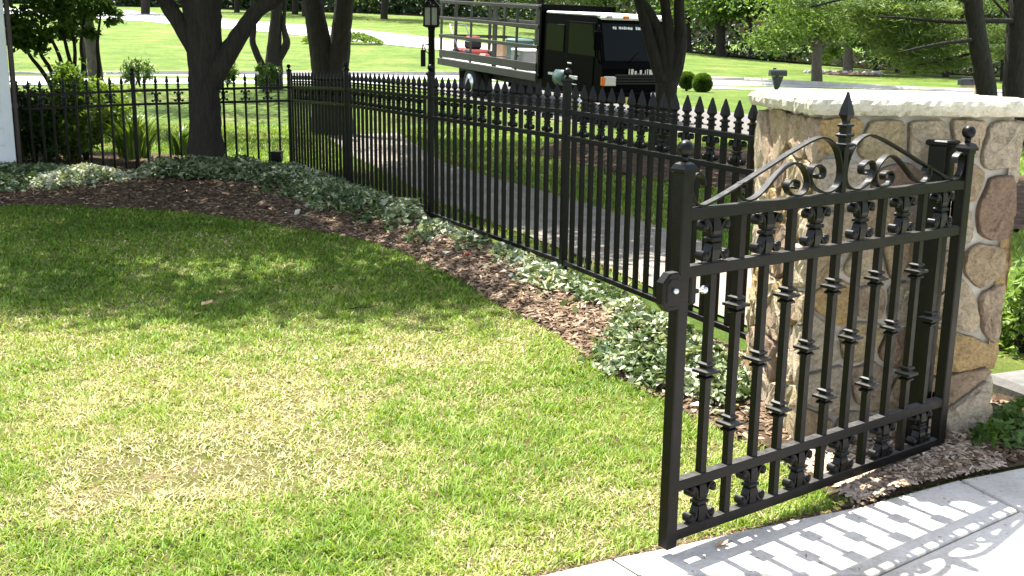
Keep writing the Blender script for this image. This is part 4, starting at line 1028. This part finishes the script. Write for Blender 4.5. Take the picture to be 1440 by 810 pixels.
def chips(name, label, P3, L, mt, seed, tint):
    g = np.random.default_rng(seed); n = len(P3)
    a = g.uniform(0, 6.283, n); d = np.c_[np.cos(a), np.sin(a), g.normal(0, .25, n)]; d /= np.linalg.norm(d, axis=1)[:, None]
    s = np.c_[-np.sin(a), np.cos(a), g.normal(0, .3, n)]; Ln = L * g.uniform(.4, 1.5, n)[:, None]; W = Ln * g.uniform(.12, .35, n)[:, None]; up_ = np.array([0, 0, 1.]) * W * .5
    V = np.stack([P3 - d * Ln / 2 - s * W / 2, P3 + d * Ln / 2 - s * W / 3, P3 + d * Ln / 2 + s * W / 3, P3 - d * Ln / 2 + s * W / 2, P3 + up_ - d * Ln * .2, P3 + up_ + d * Ln * .2], 1).reshape(-1, 3)
    i = np.arange(n)[:, None] * 6
    F = np.concatenate([i + [0, 1, 5], i + [0, 5, 4], i + [1, 2, 5], i + [2, 3, 4], i + [2, 4, 5], i + [3, 0, 4]], 0)
    return tag(np_mesh(name, V, F, mt, None, np.repeat(tint, 6)), label, 'mulch', None, 'stuff')
g = np.random.default_rng(220); n = 30000
Pm = bed_pt(g.uniform(.08, 1, n) , g.uniform(.0, .93, n)); Pm[:, 2] += .006
chips('mulch_chips', 'shredded brown bark mulch between lawn and fence', Pm, .045, CHIP, 221, np.clip(g.normal(.45, .25, n), 0, 1))
n = 5200; x = g.uniform(1.0, 1.95, n); y = conc_y(x) + .008 + g.random(n) ** 1.3 * .5; k = (y > np.interp(x, [1.0, 1.27], [4.3, 3.6])) | (x > 1.27)
x, y = x[k], y[k]
chips('pale_wood_litter', 'pale dry wood litter at the foot of the gate and pillar', np.c_[x, y, np.maximum(bed_near(x, y), gz(x, y) + .03) + .006], .036, PALECHIP, 222, np.clip(g.normal(.5, .25, len(x)), 0, 1))
# pale soil rim along the walkway
n = 2600; x = g.uniform(-2.4, 1.3, n); y = conc_y(x) + g.uniform(.0, .035, n)
chips('soil_crumbs', 'dark soil crumbs along the edge of the walkway', np.c_[x, y, gz(x, y) + .008], .014, CHIP, 223, np.clip(g.normal(.4, .2, n), 0, 1))

n = 260; x = g.uniform(-.3, 1.9, n); y = conc_y(x) - g.random(n) ** 3 * .55 - .005
chips('walkway_crumbs', 'loose crumbs and grass bits spilled on the walkway', np.c_[x, y, np.full(n, .002)], .012, PALECHIP, 224, np.clip(g.normal(.2, .2, n), 0, 1))
# grass blades of the front lawn
g = np.random.default_rng(300); n = 860000
y = g.uniform(1.9, 11.2, n); x = g.uniform(-1, 1, n) * (.56 * y + .4)
x = np.where(g.random(n) < 1, x, x)
inside = (y > conc_y(x) + .012 + g.uniform(0, .03, n)) & (x < 1.36)
le = np.where(y > 3.6, np.interp(-y, -LEy[np.argsort(-LEy)], LEx[np.argsort(-LEy)]), 1.3)
inside &= np.where(y < 10.42, x < le + g.normal(0, .018, n), (x < -4.2) & (y < 10.5))
dens = np.clip((4.6 / y) ** 1.0, .30, 1) * 1.0
strawf = np.zeros(n)
for bx, by, br, amt in ((-1.16, 3.92, .42, 1.0), (-.94, 4.70, .40, .6), (-1.55, 3.62, .35, .7), (-2.15, 4.66, .30, .45), (-.72, 4.02, .36, .7), (-1.5, 3.95, .30, .6), (-1.9, 5.3, .35, .35), (.22, 3.72, .30, .4), (-.2, 4.8, .45, .30), (-.4, 5.4, .5, .3), (-1.2, 5.5, .6, .35), (-2.6, 5.2, .5, .35)):
    strawf += amt * np.exp(-((x - bx) ** 2 + (y - by) ** 2) / (br * br) * 1.1)
pn = fbm(x * 1.6 + 3, y * 1.6, 4, 301); pf = fbm(x * 9, y * 9, 3, 302); cl = fbm(x * 22, y * 22, 2, 303)
dry = np.clip(strawf * .75 + (pn - .50) * 1.3 + (pf - .47) * 1.4 + .38 - .32 * ss((y - 5.8) / 1.2), 0, 1)
thin = np.clip(1 - .55 * np.clip(strawf - .35, 0, 1) - 2.0 * np.clip(.40 - cl, 0, 1), .12, 1)
keep = inside & (g.random(n) < dens * thin)
x, y, dry, pf, pn = x[keep], y[keep], dry[keep], pf[keep], pn[keep]; n = len(x)
is_dry = g.random(n) < dry * .85
z = gz(x, y) + .004
hgt = g.uniform(.014, .042, n) * (1 - .40 * is_dry) * (.55 + 1.1 * fbm(x * 14, y * 14, 2, 310))
wd = (.0010 + .0028 * g.random(n) ** 2.2) * np.clip(y / 4.2, 1, 2.3)
a = g.uniform(0, 6.283, n); lean = g.uniform(.3, 1.5, n) + is_dry * .6
dx, dy = np.cos(a), np.sin(a); sx, sy = -dy, dx
def pt(t): return np.c_[x + dx * hgt * lean * t ** 1.6, y + dy * hgt * lean * t ** 1.6, z + hgt * (t - .22 * lean * t * t)]
b0, m1, tp = pt(0), pt(.55), pt(1.0); sd2 = np.c_[sx, sy, np.zeros(n)]
V = np.stack([b0 - sd2 * wd[:, None], b0 + sd2 * wd[:, None], m1 - sd2 * wd[:, None] * .8, m1 + sd2 * wd[:, None] * .8, tp], 1).reshape(-1, 3)
i = np.arange(n)[:, None] * 5
F = np.concatenate([i + [0, 1, 3], i + [0, 3, 2], i + [2, 3, 4]], 0)
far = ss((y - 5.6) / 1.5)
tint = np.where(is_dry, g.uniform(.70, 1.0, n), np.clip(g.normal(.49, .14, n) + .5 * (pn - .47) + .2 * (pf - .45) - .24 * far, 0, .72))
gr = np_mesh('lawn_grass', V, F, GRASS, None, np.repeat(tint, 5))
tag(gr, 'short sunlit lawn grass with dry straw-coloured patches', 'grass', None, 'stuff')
print('blades', n)

# ================================================================== TRUCK
TYAW = math.atan2(-.87, .49); TPIT = .060
OFR = np.array([1.84, 24.0])                       # front right corner on the drive
left = np.array([.871, .491]); c0 = OFR + left * 1.05
tr = thing('stake_bed_truck', 'dark cab-over stake bed truck parked on the driveway behind the fence', 'truck', (c0[0], c0[1], .055), (0, TPIT, TYAW))
TP_ = {}
def tp(name, mt, b, parent=None): return b.build(name, mt, parent or tr)
# cab: side profile extruded across
def extrude_y(prof, y0, y1):
    n = len(prof); V = [(x, y0, z) for x, z in prof] + [(x, y1, z) for x, z in prof]
    F = [tuple(range(n)), tuple(range(n, 2 * n))[::-1]] + [(i, i + n, (i + 1) % n + n, (i + 1) % n) for i in range(n)]
    return MB().add(V, F)
cabp = [(-2.55, .62), (-2.55, 2.33), (-.42, 2.36), (-.30, 2.30), (-.05, 1.36), (.0, 1.25), (.0, .55), (-.12, .50), (-.55, .50), (-.62, .78), (-.80, .95), (-1.10, .95), (-1.28, .78), (-1.35, .62)]
cab = tp('cab', TRUCKB, extrude_y(cabp, -1.0, 1.0))
roofb = MB().box((-1.42, 0, 2.385), (2.30, 1.94, .06), None, .025).box((-.38, 0, 2.36), (.34, 1.90, .07), Matrix.Rotation(R(12), 3, 'Y'), .02)
tp('cab_roof', WPAINT, roofb)
for y0 in (-.75, -.3, .3, .75): tp('marker_lamp', ORANGE if abs(y0) < .5 else STEEL, MB().box((-.22, y0, 2.36), (.08, .16, .06), None, .015))
# windshield, leaning with the nose
def on_front(y0, y1, z0, z1, off): # slab on the raked front between z0,z1
    f = lambda z: -.05 - (z - 1.36) * (.25 / .94)
    return MB().add([(f(z0) + off, y0, z0), (f(z0) + off, y1, z0), (f(z1) + off, y1, z1), (f(z1) + off, y0, z1), (f(z0) + off - .03, y0, z0), (f(z0) + off - .03, y1, z0), (f(z1) + off - .03, y1, z1), (f(z1) + off - .03, y0, z1)],
                    [(0, 1, 2, 3), (7, 6, 5, 4), (0, 4, 5, 1), (1, 5, 6, 2), (2, 6, 7, 3), (3, 7, 4, 0)])
ws = tp('windshield', GLASS, on_front(-.90, .90, 1.42, 2.22, .012))
for y0 in (-.25, .45): tp('wiper', TRUCKB, MB().tube([(-.035, y0, 1.40), (-.10, y0 + .22, 1.58), (-.12, y0 + .42, 1.62)], .010, 5), ws)
g = random.Random(12); yy = -.62
for k in range(17):
    wd_ = g.uniform(.03, .065)
    if k not in (2, 9, 14): on_front(yy, yy + wd_, 2.10 + g.uniform(-.006, .006), 2.155 + g.uniform(-.008, .006), .016).build('visor_lettering', WPAINT, ws)
    yy += wd_ + .014
for y0 in (-.955, .955): tp('pillar_trim', TRUCKB, on_front(y0 - .03, y0 + .03, 1.38, 2.28, .018))
gl = tp('grille', TYRE, MB().box((.012, 0, 1.02), (.03, 1.3, .22), None, .01))
for z in (.96, 1.02, 1.08): tp('grille_bar', TRUCKB, MB().box((.032, 0, z), (.02, 1.26, .018)), gl)
yy = -.30
for k, (w1, h1) in enumerate(((.03, .12), (.07, .12), (.06, .08), (.02, .03), (.06, .10), (.02, .02), (.03, .10), (.03, .12), (.12, .11))):
    tp('emblem_piece', STEEL, MB().box((.030, yy + w1 / 2, 1.19 - (.12 - h1) / 2), (.012, w1, h1), None, .004), cab); yy += w1 + .03
for y0 in (-.78, .78):
    hl = tp('headlight', STEEL, MB().box((.010, y0, .98), (.04, .34, .22), None, .03))
    tp('turn_signal', ORANGE, MB().box((.0, y0 * 1.22, .98), (.07, .11, .20), None, .02), hl)
bp_ = tp('bumper', TRUCKB, MB().box((.06, 0, .62), (.16, 2.02, .24), None, .03))
tp('licence_plate', WPAINT, MB().box((.148, .42, .66), (.012, .31, .155)), bp_)
tp('bumper_plate', YELLOW, MB().box((.146, -.32, .56), (.012, .20, .17)), bp_)
# side: doors, windows, handles, step tank, mirror
for sgn in (-1, 1):
    y0 = sgn * 1.005
    for x0, x1 in ((-.72, -.30), (-1.62, -.88)):
        pass
    dr = tp('door', TRUCKB, MB().box((-.90, y0, 1.45), (1.15, .025, 1.55), None, .02))
    zz0 = 1.55
    tp('door_window', GLASS, MB().add([(-1.40, sgn * 1.022, 1.50), (-.28, sgn * 1.022, 1.50), (-.45, sgn * 1.022, 2.18), (-1.40, sgn * 1.022, 2.18), (-1.40, sgn * 1.0, 1.50), (-.28, sgn * 1.0, 1.50), (-.45, sgn * 1.0, 2.18), (-1.40, sgn * 1.0, 2.18)], [(0, 1, 2, 3), (7, 6, 5, 4), (0, 4, 5, 1), (1, 5, 6, 2), (2, 6, 7, 3), (3, 7, 4, 0)]), dr)
    tp('door_handle', STEEL, MB().box((-1.30, sgn * 1.03, 1.28), (.18, .03, .035), None, .01), dr)
    tp('rear_window', GLASS, MB().box((-2.02, sgn * 1.008, 1.82), (.80, .02, .62), None, .008))
    tp('badge', STEEL, MB().box((-2.15, sgn * 1.012, .98), (.22, .015, .06), None, .01))
    tp('side_step', GREYB, MB().box((-.95, sgn * .98, .58), (.8, .12, .05), None, .01))
    mr = tp('mirror', TRUCKB, MB().box((.02, sgn * 1.17, 1.86), (.07, .20, .42), None, .03))
    tp('mirror_arm', TRUCKB, MB().tube([(-.22, sgn * 1.0, 2.18), (.02, sgn * 1.15, 2.16), (.02, sgn * 1.15, 1.5), (-.10, sgn * 1.0, 1.36)], .018, 6), mr)
tk = tp('fuel_tank', TEAL, MB().lathe([(.18, -1.95), (.22, -1.92), (.22, -1.52), (.18, -1.49)], 14, (0, -.88, .92), 'x', True))
tp('tank_strap', STEEL, MB().box((-1.25, -1.0, .97), (.62, .06, .10), None, .02).box((-1.25, -1.0, .82), (.60, .05, .05), None, .02))
# chassis, wheels
tp('chassis', TYRE, MB().box((-4.4, .42, .62), (7.4, .10, .22)).box((-4.4, -.42, .62), (7.4, .10, .22)).box((-3.2, 0, .6), (.9, .7, .3)))
def wheel(x0, y0):
    wh = tp('wheel', TYRE, MB().lathe([(.30, -.12), (.37, -.11), (.395, -.06), (.395, .06), (.37, .11), (.30, .12)], 24, (x0, y0, .395), 'y', True))
    s_ = -1 if y0 < 0 else 1
    tp('rim', STEEL, MB().lathe([(.27, -.01), (.24, .01), (.12, .03), (.10, .06), (.04, .07)] if s_ > 0 else [(.04, -.07), (.10, -.06), (.12, -.03), (.24, -.01), (.27, .01)], 16, (x0, y0 + s_ * .11, .395), 'y', True), wh)
for x0 in (-.95, -6.35):
    for y0 in ((-.88, .88) if x0 > -2 else (-.90, -.62, .62, .90)): wheel(x0, y0)
for sgn in (-1, 1): tp('mud_flap', TYRE, MB().box((-6.95, sgn * .78, .45), (.02, .5, .45)))
# stake bed
X0, X1, ZBED = -2.72, -8.25, .75
tp('bed_frame', OLIVE, MB().box(((X0 + X1) / 2, -1.06, ZBED + .09), (X0 - X1, .06, .19), None, .01).box(((X0 + X1) / 2, 1.06, ZBED + .09), (X0 - X1, .06, .19), None, .01).box((X1, 0, ZBED + .09), (.06, 2.06, .19), None, .01))
fl_ = tp('bed_floor', PLANK, MB().box(((X0 + X1) / 2, 0, ZBED + .15), (X0 - X1 - .06, 2.04, .06)))
for sgn in (-1, 1):
    y0 = sgn * 1.05
    tp('side_board', OLIVE, MB().box(((X0 + X1) / 2, y0, ZBED + .32), (X0 - X1 - .1, .035, .20), None, .006))
    for dz in (.80, 1.28, 1.73):
        tp('stake_rail', OLIVE, MB().box(((X0 + X1) / 2, y0, ZBED + dz), (X0 - X1 - .04, .035, .085), None, .006))
    for xs_, ww in ((X0 - .06, .10), (-3.85, .08), (-5.0, .20), (-6.35, .08), (X1 + .06, .10)):
        tp('stake', OLIVE, MB().box((xs_, y0 - sgn * .038, ZBED + .96), (ww, .04, 1.58), None, .006))
for dz in (.35, .80, 1.28, 1.73): tp('headboard_rail', TRUCKB, MB().box((X0 + .05, 0, ZBED + dz), (.05, 2.1, .10), None, .008))
tp('headboard', TRUCKB, MB().box((X0 + .10, 0, ZBED + .95), (.05, 2.12, 1.72), None, .01))
for dz in (.35, .80, 1.28, 1.73): tp('tail_rail', OLIVE, MB().box((X1, 0, ZBED + dz), (.04, 2.02, .085), None, .006))
for y0 in (-.55, .55): tp('tail_stake', OLIVE, MB().box((X1 + .04, y0, ZBED + .96), (.04, .09, 1.58), None, .006))
for y0 in (-.85, .85): tp('tail_lamp', REDP, MB().box((X1 - .04, y0, ZBED + .05), (.03, .22, .12), None, .01))
# cargo: things of their own, standing on the bed floor
TM = Matrix.Translation((c0[0], c0[1], .055)) @ Matrix.Rotation(TYAW, 4, 'Z') @ Matrix.Rotation(TPIT, 4, 'Y')
def cargo(name, label, cat, x, y, rz=0):
    p = TM @ Vector((x, y, ZBED + .185)); return thing(name, label, cat, tuple(p), (0, TPIT, TYAW + rz))
cg = cargo('lawn_mower', 'red walk-behind mower on the truck bed near the tail', 'mower', -7.55, -.35)
MB().box((0, 0, .22), (.9, .62, .16), None, .05).build('deck', REDP, cg)
MB().box((.05, 0, .42), (.42, .38, .26), None, .06).build('engine', TYRE, cg)
MB().box((.05, 0, .60), (.34, .34, .10), None, .04).build('engine_cover', REDP, cg)
for a in (-.36, .36):
    for b2 in (-.34, .34): MB().lathe([(.13, -.04), (.15, -.03), (.15, .03), (.13, .04)], 14, (a, b2, .15), 'y', True).build('wheel', TYRE, cg)
MB().tube([(-.4, -.26, .3), (-.95, -.26, .92), (-.98, .26, .92), (-.4, .26, .3)], .018, 6).build('handle', STEEL, cg)
cg = cargo('string_trimmer', 'orange and black trimmer engine lying on the truck bed', 'tool', -6.5, -.5, .4)
MB().box((0, 0, .12), (.3, .22, .22), None, .05).build('engine', REDP, cg); MB().tube([(.1, 0, .15), (.7, .05, .2), (1.25, .1, .08)], .016, 6).build('shaft', TYRE, cg); MB().lathe([(.02, 0), (.10, .02), (.09, .08), (.03, .1)], 10, (1.25, .1, 0), 'z', True).build('head', REDP, cg)
cg = cargo('cardboard_box', 'tan cardboard box on the middle of the truck bed', 'box', -7.35, .62)
MB().box((0, 0, .24), (.55, .5, .48), None, .01).build('body', CARD, cg); MB().box((0, -.005, .487), (.56, .25, .012), None, .002).build('flap', CARD, cg)
cg = cargo('storage_bin', 'dark green lidded bin on the truck bed beside the cardboard box', 'bin', -6.65, .68)
MB().lathe(square([(.22, 0), (.27, .52), (.29, .52), (.29, .56)]), 4, (0, 0, 0), 'z', False, .5).build('body', GREENP, cg); MB().lathe(square([(.30, .563), (.30, .60), (.24, .64)]), 4, (0, 0, 0), 'z', False, .5).build('lid', GREENP, cg)
cg = cargo('tool_chest', 'pale grey tool chest against the truck headboard', 'chest', -4.0, -.5)
MB().box((0, 0, .22), (.62, .8, .44), None, .02).build('body', GREYB, cg); MB().box((0, 0, .475), (.64, .82, .06), None, .02).build('lid', WPAINT, cg); MB().box((0, -.41, .34), (.16, .03, .04), None, .01).build('handle', TYRE, cg)

# ================================================================== STREET FURNITURE
def mailbox(label, px, row_top, Yd, wood, rz):
    c = at(px, row_top, Yd); g0 = float(gz(c[0], c[1])); t = thing('mailbox', label, 'mailbox', (c[0], c[1], g0), (0, 0, rz), 'street mailboxes'); h = c[2] - g0
    n = 10; prof = [(.10 * math.cos(a), .10 * math.sin(a)) for a in np.linspace(0, math.pi, n)]; prof = [(.10, -.10)] + prof + [(-.10, -.10)]
    V = [(-.28, y, z + h - .10) for y, z in prof] + [(.28, y, z + h - .10) for y, z in prof]; k = len(prof)
    MB().add(V, [tuple(range(k)), tuple(range(k, 2 * k))[::-1]] + [(i, i + k, (i + 1) % k + k, (i + 1) % k) for i in range(k)]).build('box', MBOX, t)
    MB().box((.285, 0, h - .12), (.012, .19, .17), None, .004).build('door', MBOX, t)
    MB().box((-.1, .112, h - .04), (.03, .012, .16), None, .002).box((-.06, .112, h + .03), (.11, .012, .05), None, .002).build('flag', MBOX, t)
    if wood: MB().box((-.38, 0, (h + .15) / 2 - .1), (.10, .10, h + .35), None, .01).box((-.1, 0, h - .24), (.62, .09, .07), None, .006).build('post', WOODP, t)
    else: MB().box((-.02, 0, (h - .2) / 2 - .1), (.10, .10, h), None, .01).add([(-.2, -.04, h - .21), (.2, -.04, h - .21), (.05, -.04, h - .62), (-.07, -.04, h - .62), (-.2, .04, h - .21), (.2, .04, h - .21), (.05, .04, h - .62), (-.07, .04, h - .62)], [(0, 1, 2, 3), (7, 6, 5, 4), (0, 4, 5, 1), (1, 5, 6, 2), (2, 6, 7, 3), (3, 7, 4, 0)]).build('post', MBOX, t)
mailbox('black mailbox on an angled black post beyond the lawn, left of the grey tree', 1094, 98, 35.5, False, R(12))
mailbox('black mailbox on a wooden post beside the left pine trunk', 1361, 110, 33, True, R(200))

c = at(607, 108, 20.0); g0 = float(gz(c[0], c[1]))
lp = thing('lamp_post', 'black lantern post with pale panes standing behind the fence left of the truck', 'lamp post', (c[0], c[1], g0))
MB().lathe([(.075, -.1), (.075, .25), (.066, .30), (.06, 1.98), (.07, 2.0), (.07, 2.03), (.04, 2.05)], 12, (0, 0, 0), 'z', True).build('post', IRON, lp)
ln = MB()
for a in range(4):
    s1, s2 = ((-1, -1), (1, -1), (1, 1), (-1, 1))[a]; ln.box((s1 * .125, s2 * .125, 2.22), (.026, .026, .34))
ln.lathe(square([(.10, 2.03), (.145, 2.05), (.145, 2.07)]), 4, (0, 0, 0), 'z', False, .5).lathe(square([(.16, 2.38), (.16, 2.41), (.07, 2.50), (.05, 2.56), (.02, 2.60), (.012, 2.68)]), 4, (0, 0, 0), 'z', False, .5)
for s1 in (-1, 1): ln.box((0, s1 * .130, 2.22), (.022, .012, .32)).box((s1 * .130, 0, 2.22), (.012, .022, .32))
lf_ = ln.build('lantern', IRON, lp)
for s1 in (-1, 1):
    for s2 in (-1, 1):
        MB().box((s2 * .062, s1 * .120, 2.22), (.095, .006, .30)).build('pane', LGLASS, lf_); MB().box((s1 * .120, s2 * .062, 2.22), (.006, .095, .30)).build('pane', LGLASS, lf_)
br_ = MB().tube([(-.04, 0, 1.72), (-.16, 0, 1.74), (-.17, 0, 1.62)], .012, 6).tube([(-.04, 0, 1.55), (-.10, 0, 1.60), (-.15, 0, 1.72)], .010, 6).build('bracket', IRON, lp)
MB().box((-.155, 0, 1.48), (.09, .02, .30), None, .006).build('plaque', IRON, br_)

# black path light at the fence corner
c = at(390, 234, 13.2)
pl = thing('path_light', 'small black path light at the foot of the fence near the corner post', 'path light', (c[0], c[1], .12))
MB().lathe([(.012, -.1), (.012, .07)], 8, (0, 0, 0), 'z', True).build('stake', IRON, pl)
MB().lathe(square([(.02, .06), (.035, .09), (.035, .10), (.062, .15), (.062, .25), (.066, .252), (.066, .262), (.02, .275)]), 4, (0, 0, 0), 'z', False, .5).build('housing', IRON, pl)

# loose bits
def dry_leaf(label, x, y, z, rz, s=.035, mt=DRYLEAF, cat='leaf'):
    t = MB().add([(-s, 0, .004), (-s * .3, s * .45, .014), (s * .5, s * .35, .010), (s, 0, .018), (s * .5, -s * .4, .012), (-s * .3, -s * .45, .010), (0, 0, .003)], [(0, 1, 6), (1, 2, 6), (2, 3, 6), (3, 4, 6), (4, 5, 6), (5, 0, 6)]).add([(-s * 1.5, -.001, .012), (-s, -.001, .005), (-s, .001, .005), (-s * 1.5, .001, .012)], [(0, 1, 2, 3)]).build('fallen_leaf', mt, None, (x, y, z), (0, 0, rz))
    return tag(t, label, cat)
dry_leaf('curled brown leaf lying on the pavement under the gate', .705, 3.265, .001, .5, .026)
dry_leaf('pale tan leaf lying on the lawn at the shade edge', -1.86, 6.33, float(gz(-1.86, 6.33)) + .05, 1.2, .055)
dry_leaf('pale leaf on the dark mulch near the big trunk', -2.95, 10.9, float(bed_near(-2.95, 10.9)[0]) + .01, 2.2, .08)
b_ = MB().tube([(0, 0, .006), (.06, .015, .012), (.11, .01, .008), (.17, .035, .015)], [.004, .004, .003, .002], 6).tube([(.06, .015, .012), (.09, .05, .02)], [.003, .001], 5)
tag(b_.build('twig', BARK, None, (-.98, 6.25, float(gz(-.98, 6.25)) + .045), (0, 0, .2)), 'small dark twig on the shaded lawn', 'twig')
b_ = MB().lathe([(.008, 0), (.018, .004), (.017, .018), (.010, .026), (.003, .03)], 10, (0, 0, 0), 'z', True)
tag(b_.build('red_cap', REDP, None, (-.33, 7.65, float(bed_near(-.33, 7.65)[0]) + .005)), 'small red plastic cap lying on the mulch', 'litter')

# rougher grass behind the fence
g = np.random.default_rng(400); n = 150000
y = 7.0 + g.random(n) ** .8 * 16; x = g.uniform(-.55, .5, n) * y
fx_ = np.interp(-y, [-13.9, -5.3], [-2.8, 1.3])
keep = ((x > fx_ + .05) & (y < 13.9)) | (y >= 14.2)
pxl = np.interp(y, [5.6, 6.3, 7.6, 9.38, 11.13, 13.7, 15.98, 20.5], [2.6, 1.3, .75, .02, -.80, -1.6, -2.36, -3.6]); pxr = np.interp(y, [7.2, 8.4, 9.87, 11.5, 13.5, 15.7, 21.5], [2.7, 1.75, 1.25, .62, -.26, -1.07, -2.3])
keep &= ~((x > pxl + .03) & (x < pxr - .03)) & ~((x > np.interp(y, [9, 10.4, 12.6, 14.6, 17, 19.2], [5.5, 3.6, 2.3, 1.2, .3, 1.2])) & (x < np.interp(y, [13, 15.5, 17.5, 19.2, 19.4], [8, 6.2, 4.6, 3, 1.2])) & (y > 9) & (y < 19.3))
keep &= ~((x > -1.5) & (y > 21.0 - .0 * x) & (x > (24.6 - y) * .5 - 1))
keep &= ~((x < -4.4) & (y < 16.3) & (y > 13))
x, y = x[keep], y[keep]; n = len(x)
pn = fbm(x * .9, y * .9, 3, 41); near = np.clip(1.6 - np.abs(x - fx_[keep]) * 1.2, 0, 1) * (y < 14)
is_dry = g.random(n) < np.clip((pn - .42) * 1.5 + .5 * near, 0, .85)
hgt = g.uniform(.03, .07, n); wd = .0032 * np.clip(y / 8, 1, 2.6) * g.uniform(.6, 1.3, n); a = g.uniform(0, 6.283, n); lean = g.uniform(.2, 1.2, n); z = gz(x, y) + .004
dx, dy = np.cos(a), np.sin(a); sd2 = np.c_[-dy, dx, np.zeros(n)]
b0, m1, tp_ = pt(0), pt(.55), pt(1.0)
V = np.stack([b0 - sd2 * wd[:, None], b0 + sd2 * wd[:, None], m1 - sd2 * wd[:, None] * .8, m1 + sd2 * wd[:, None] * .8, tp_], 1).reshape(-1, 3); i = np.arange(n)[:, None] * 5
F = np.concatenate([i + [0, 1, 3], i + [0, 3, 2], i + [2, 3, 4]], 0)
gr2 = np_mesh('verge_grass', V, F, GRASS, None, np.repeat(np.where(is_dry, g.uniform(.65, .92, n), np.clip(g.normal(.36, .13, n), 0, .66)), 5))
tag(gr2, 'longer patchy grass beside the path behind the fence', 'grass', None, 'stuff')
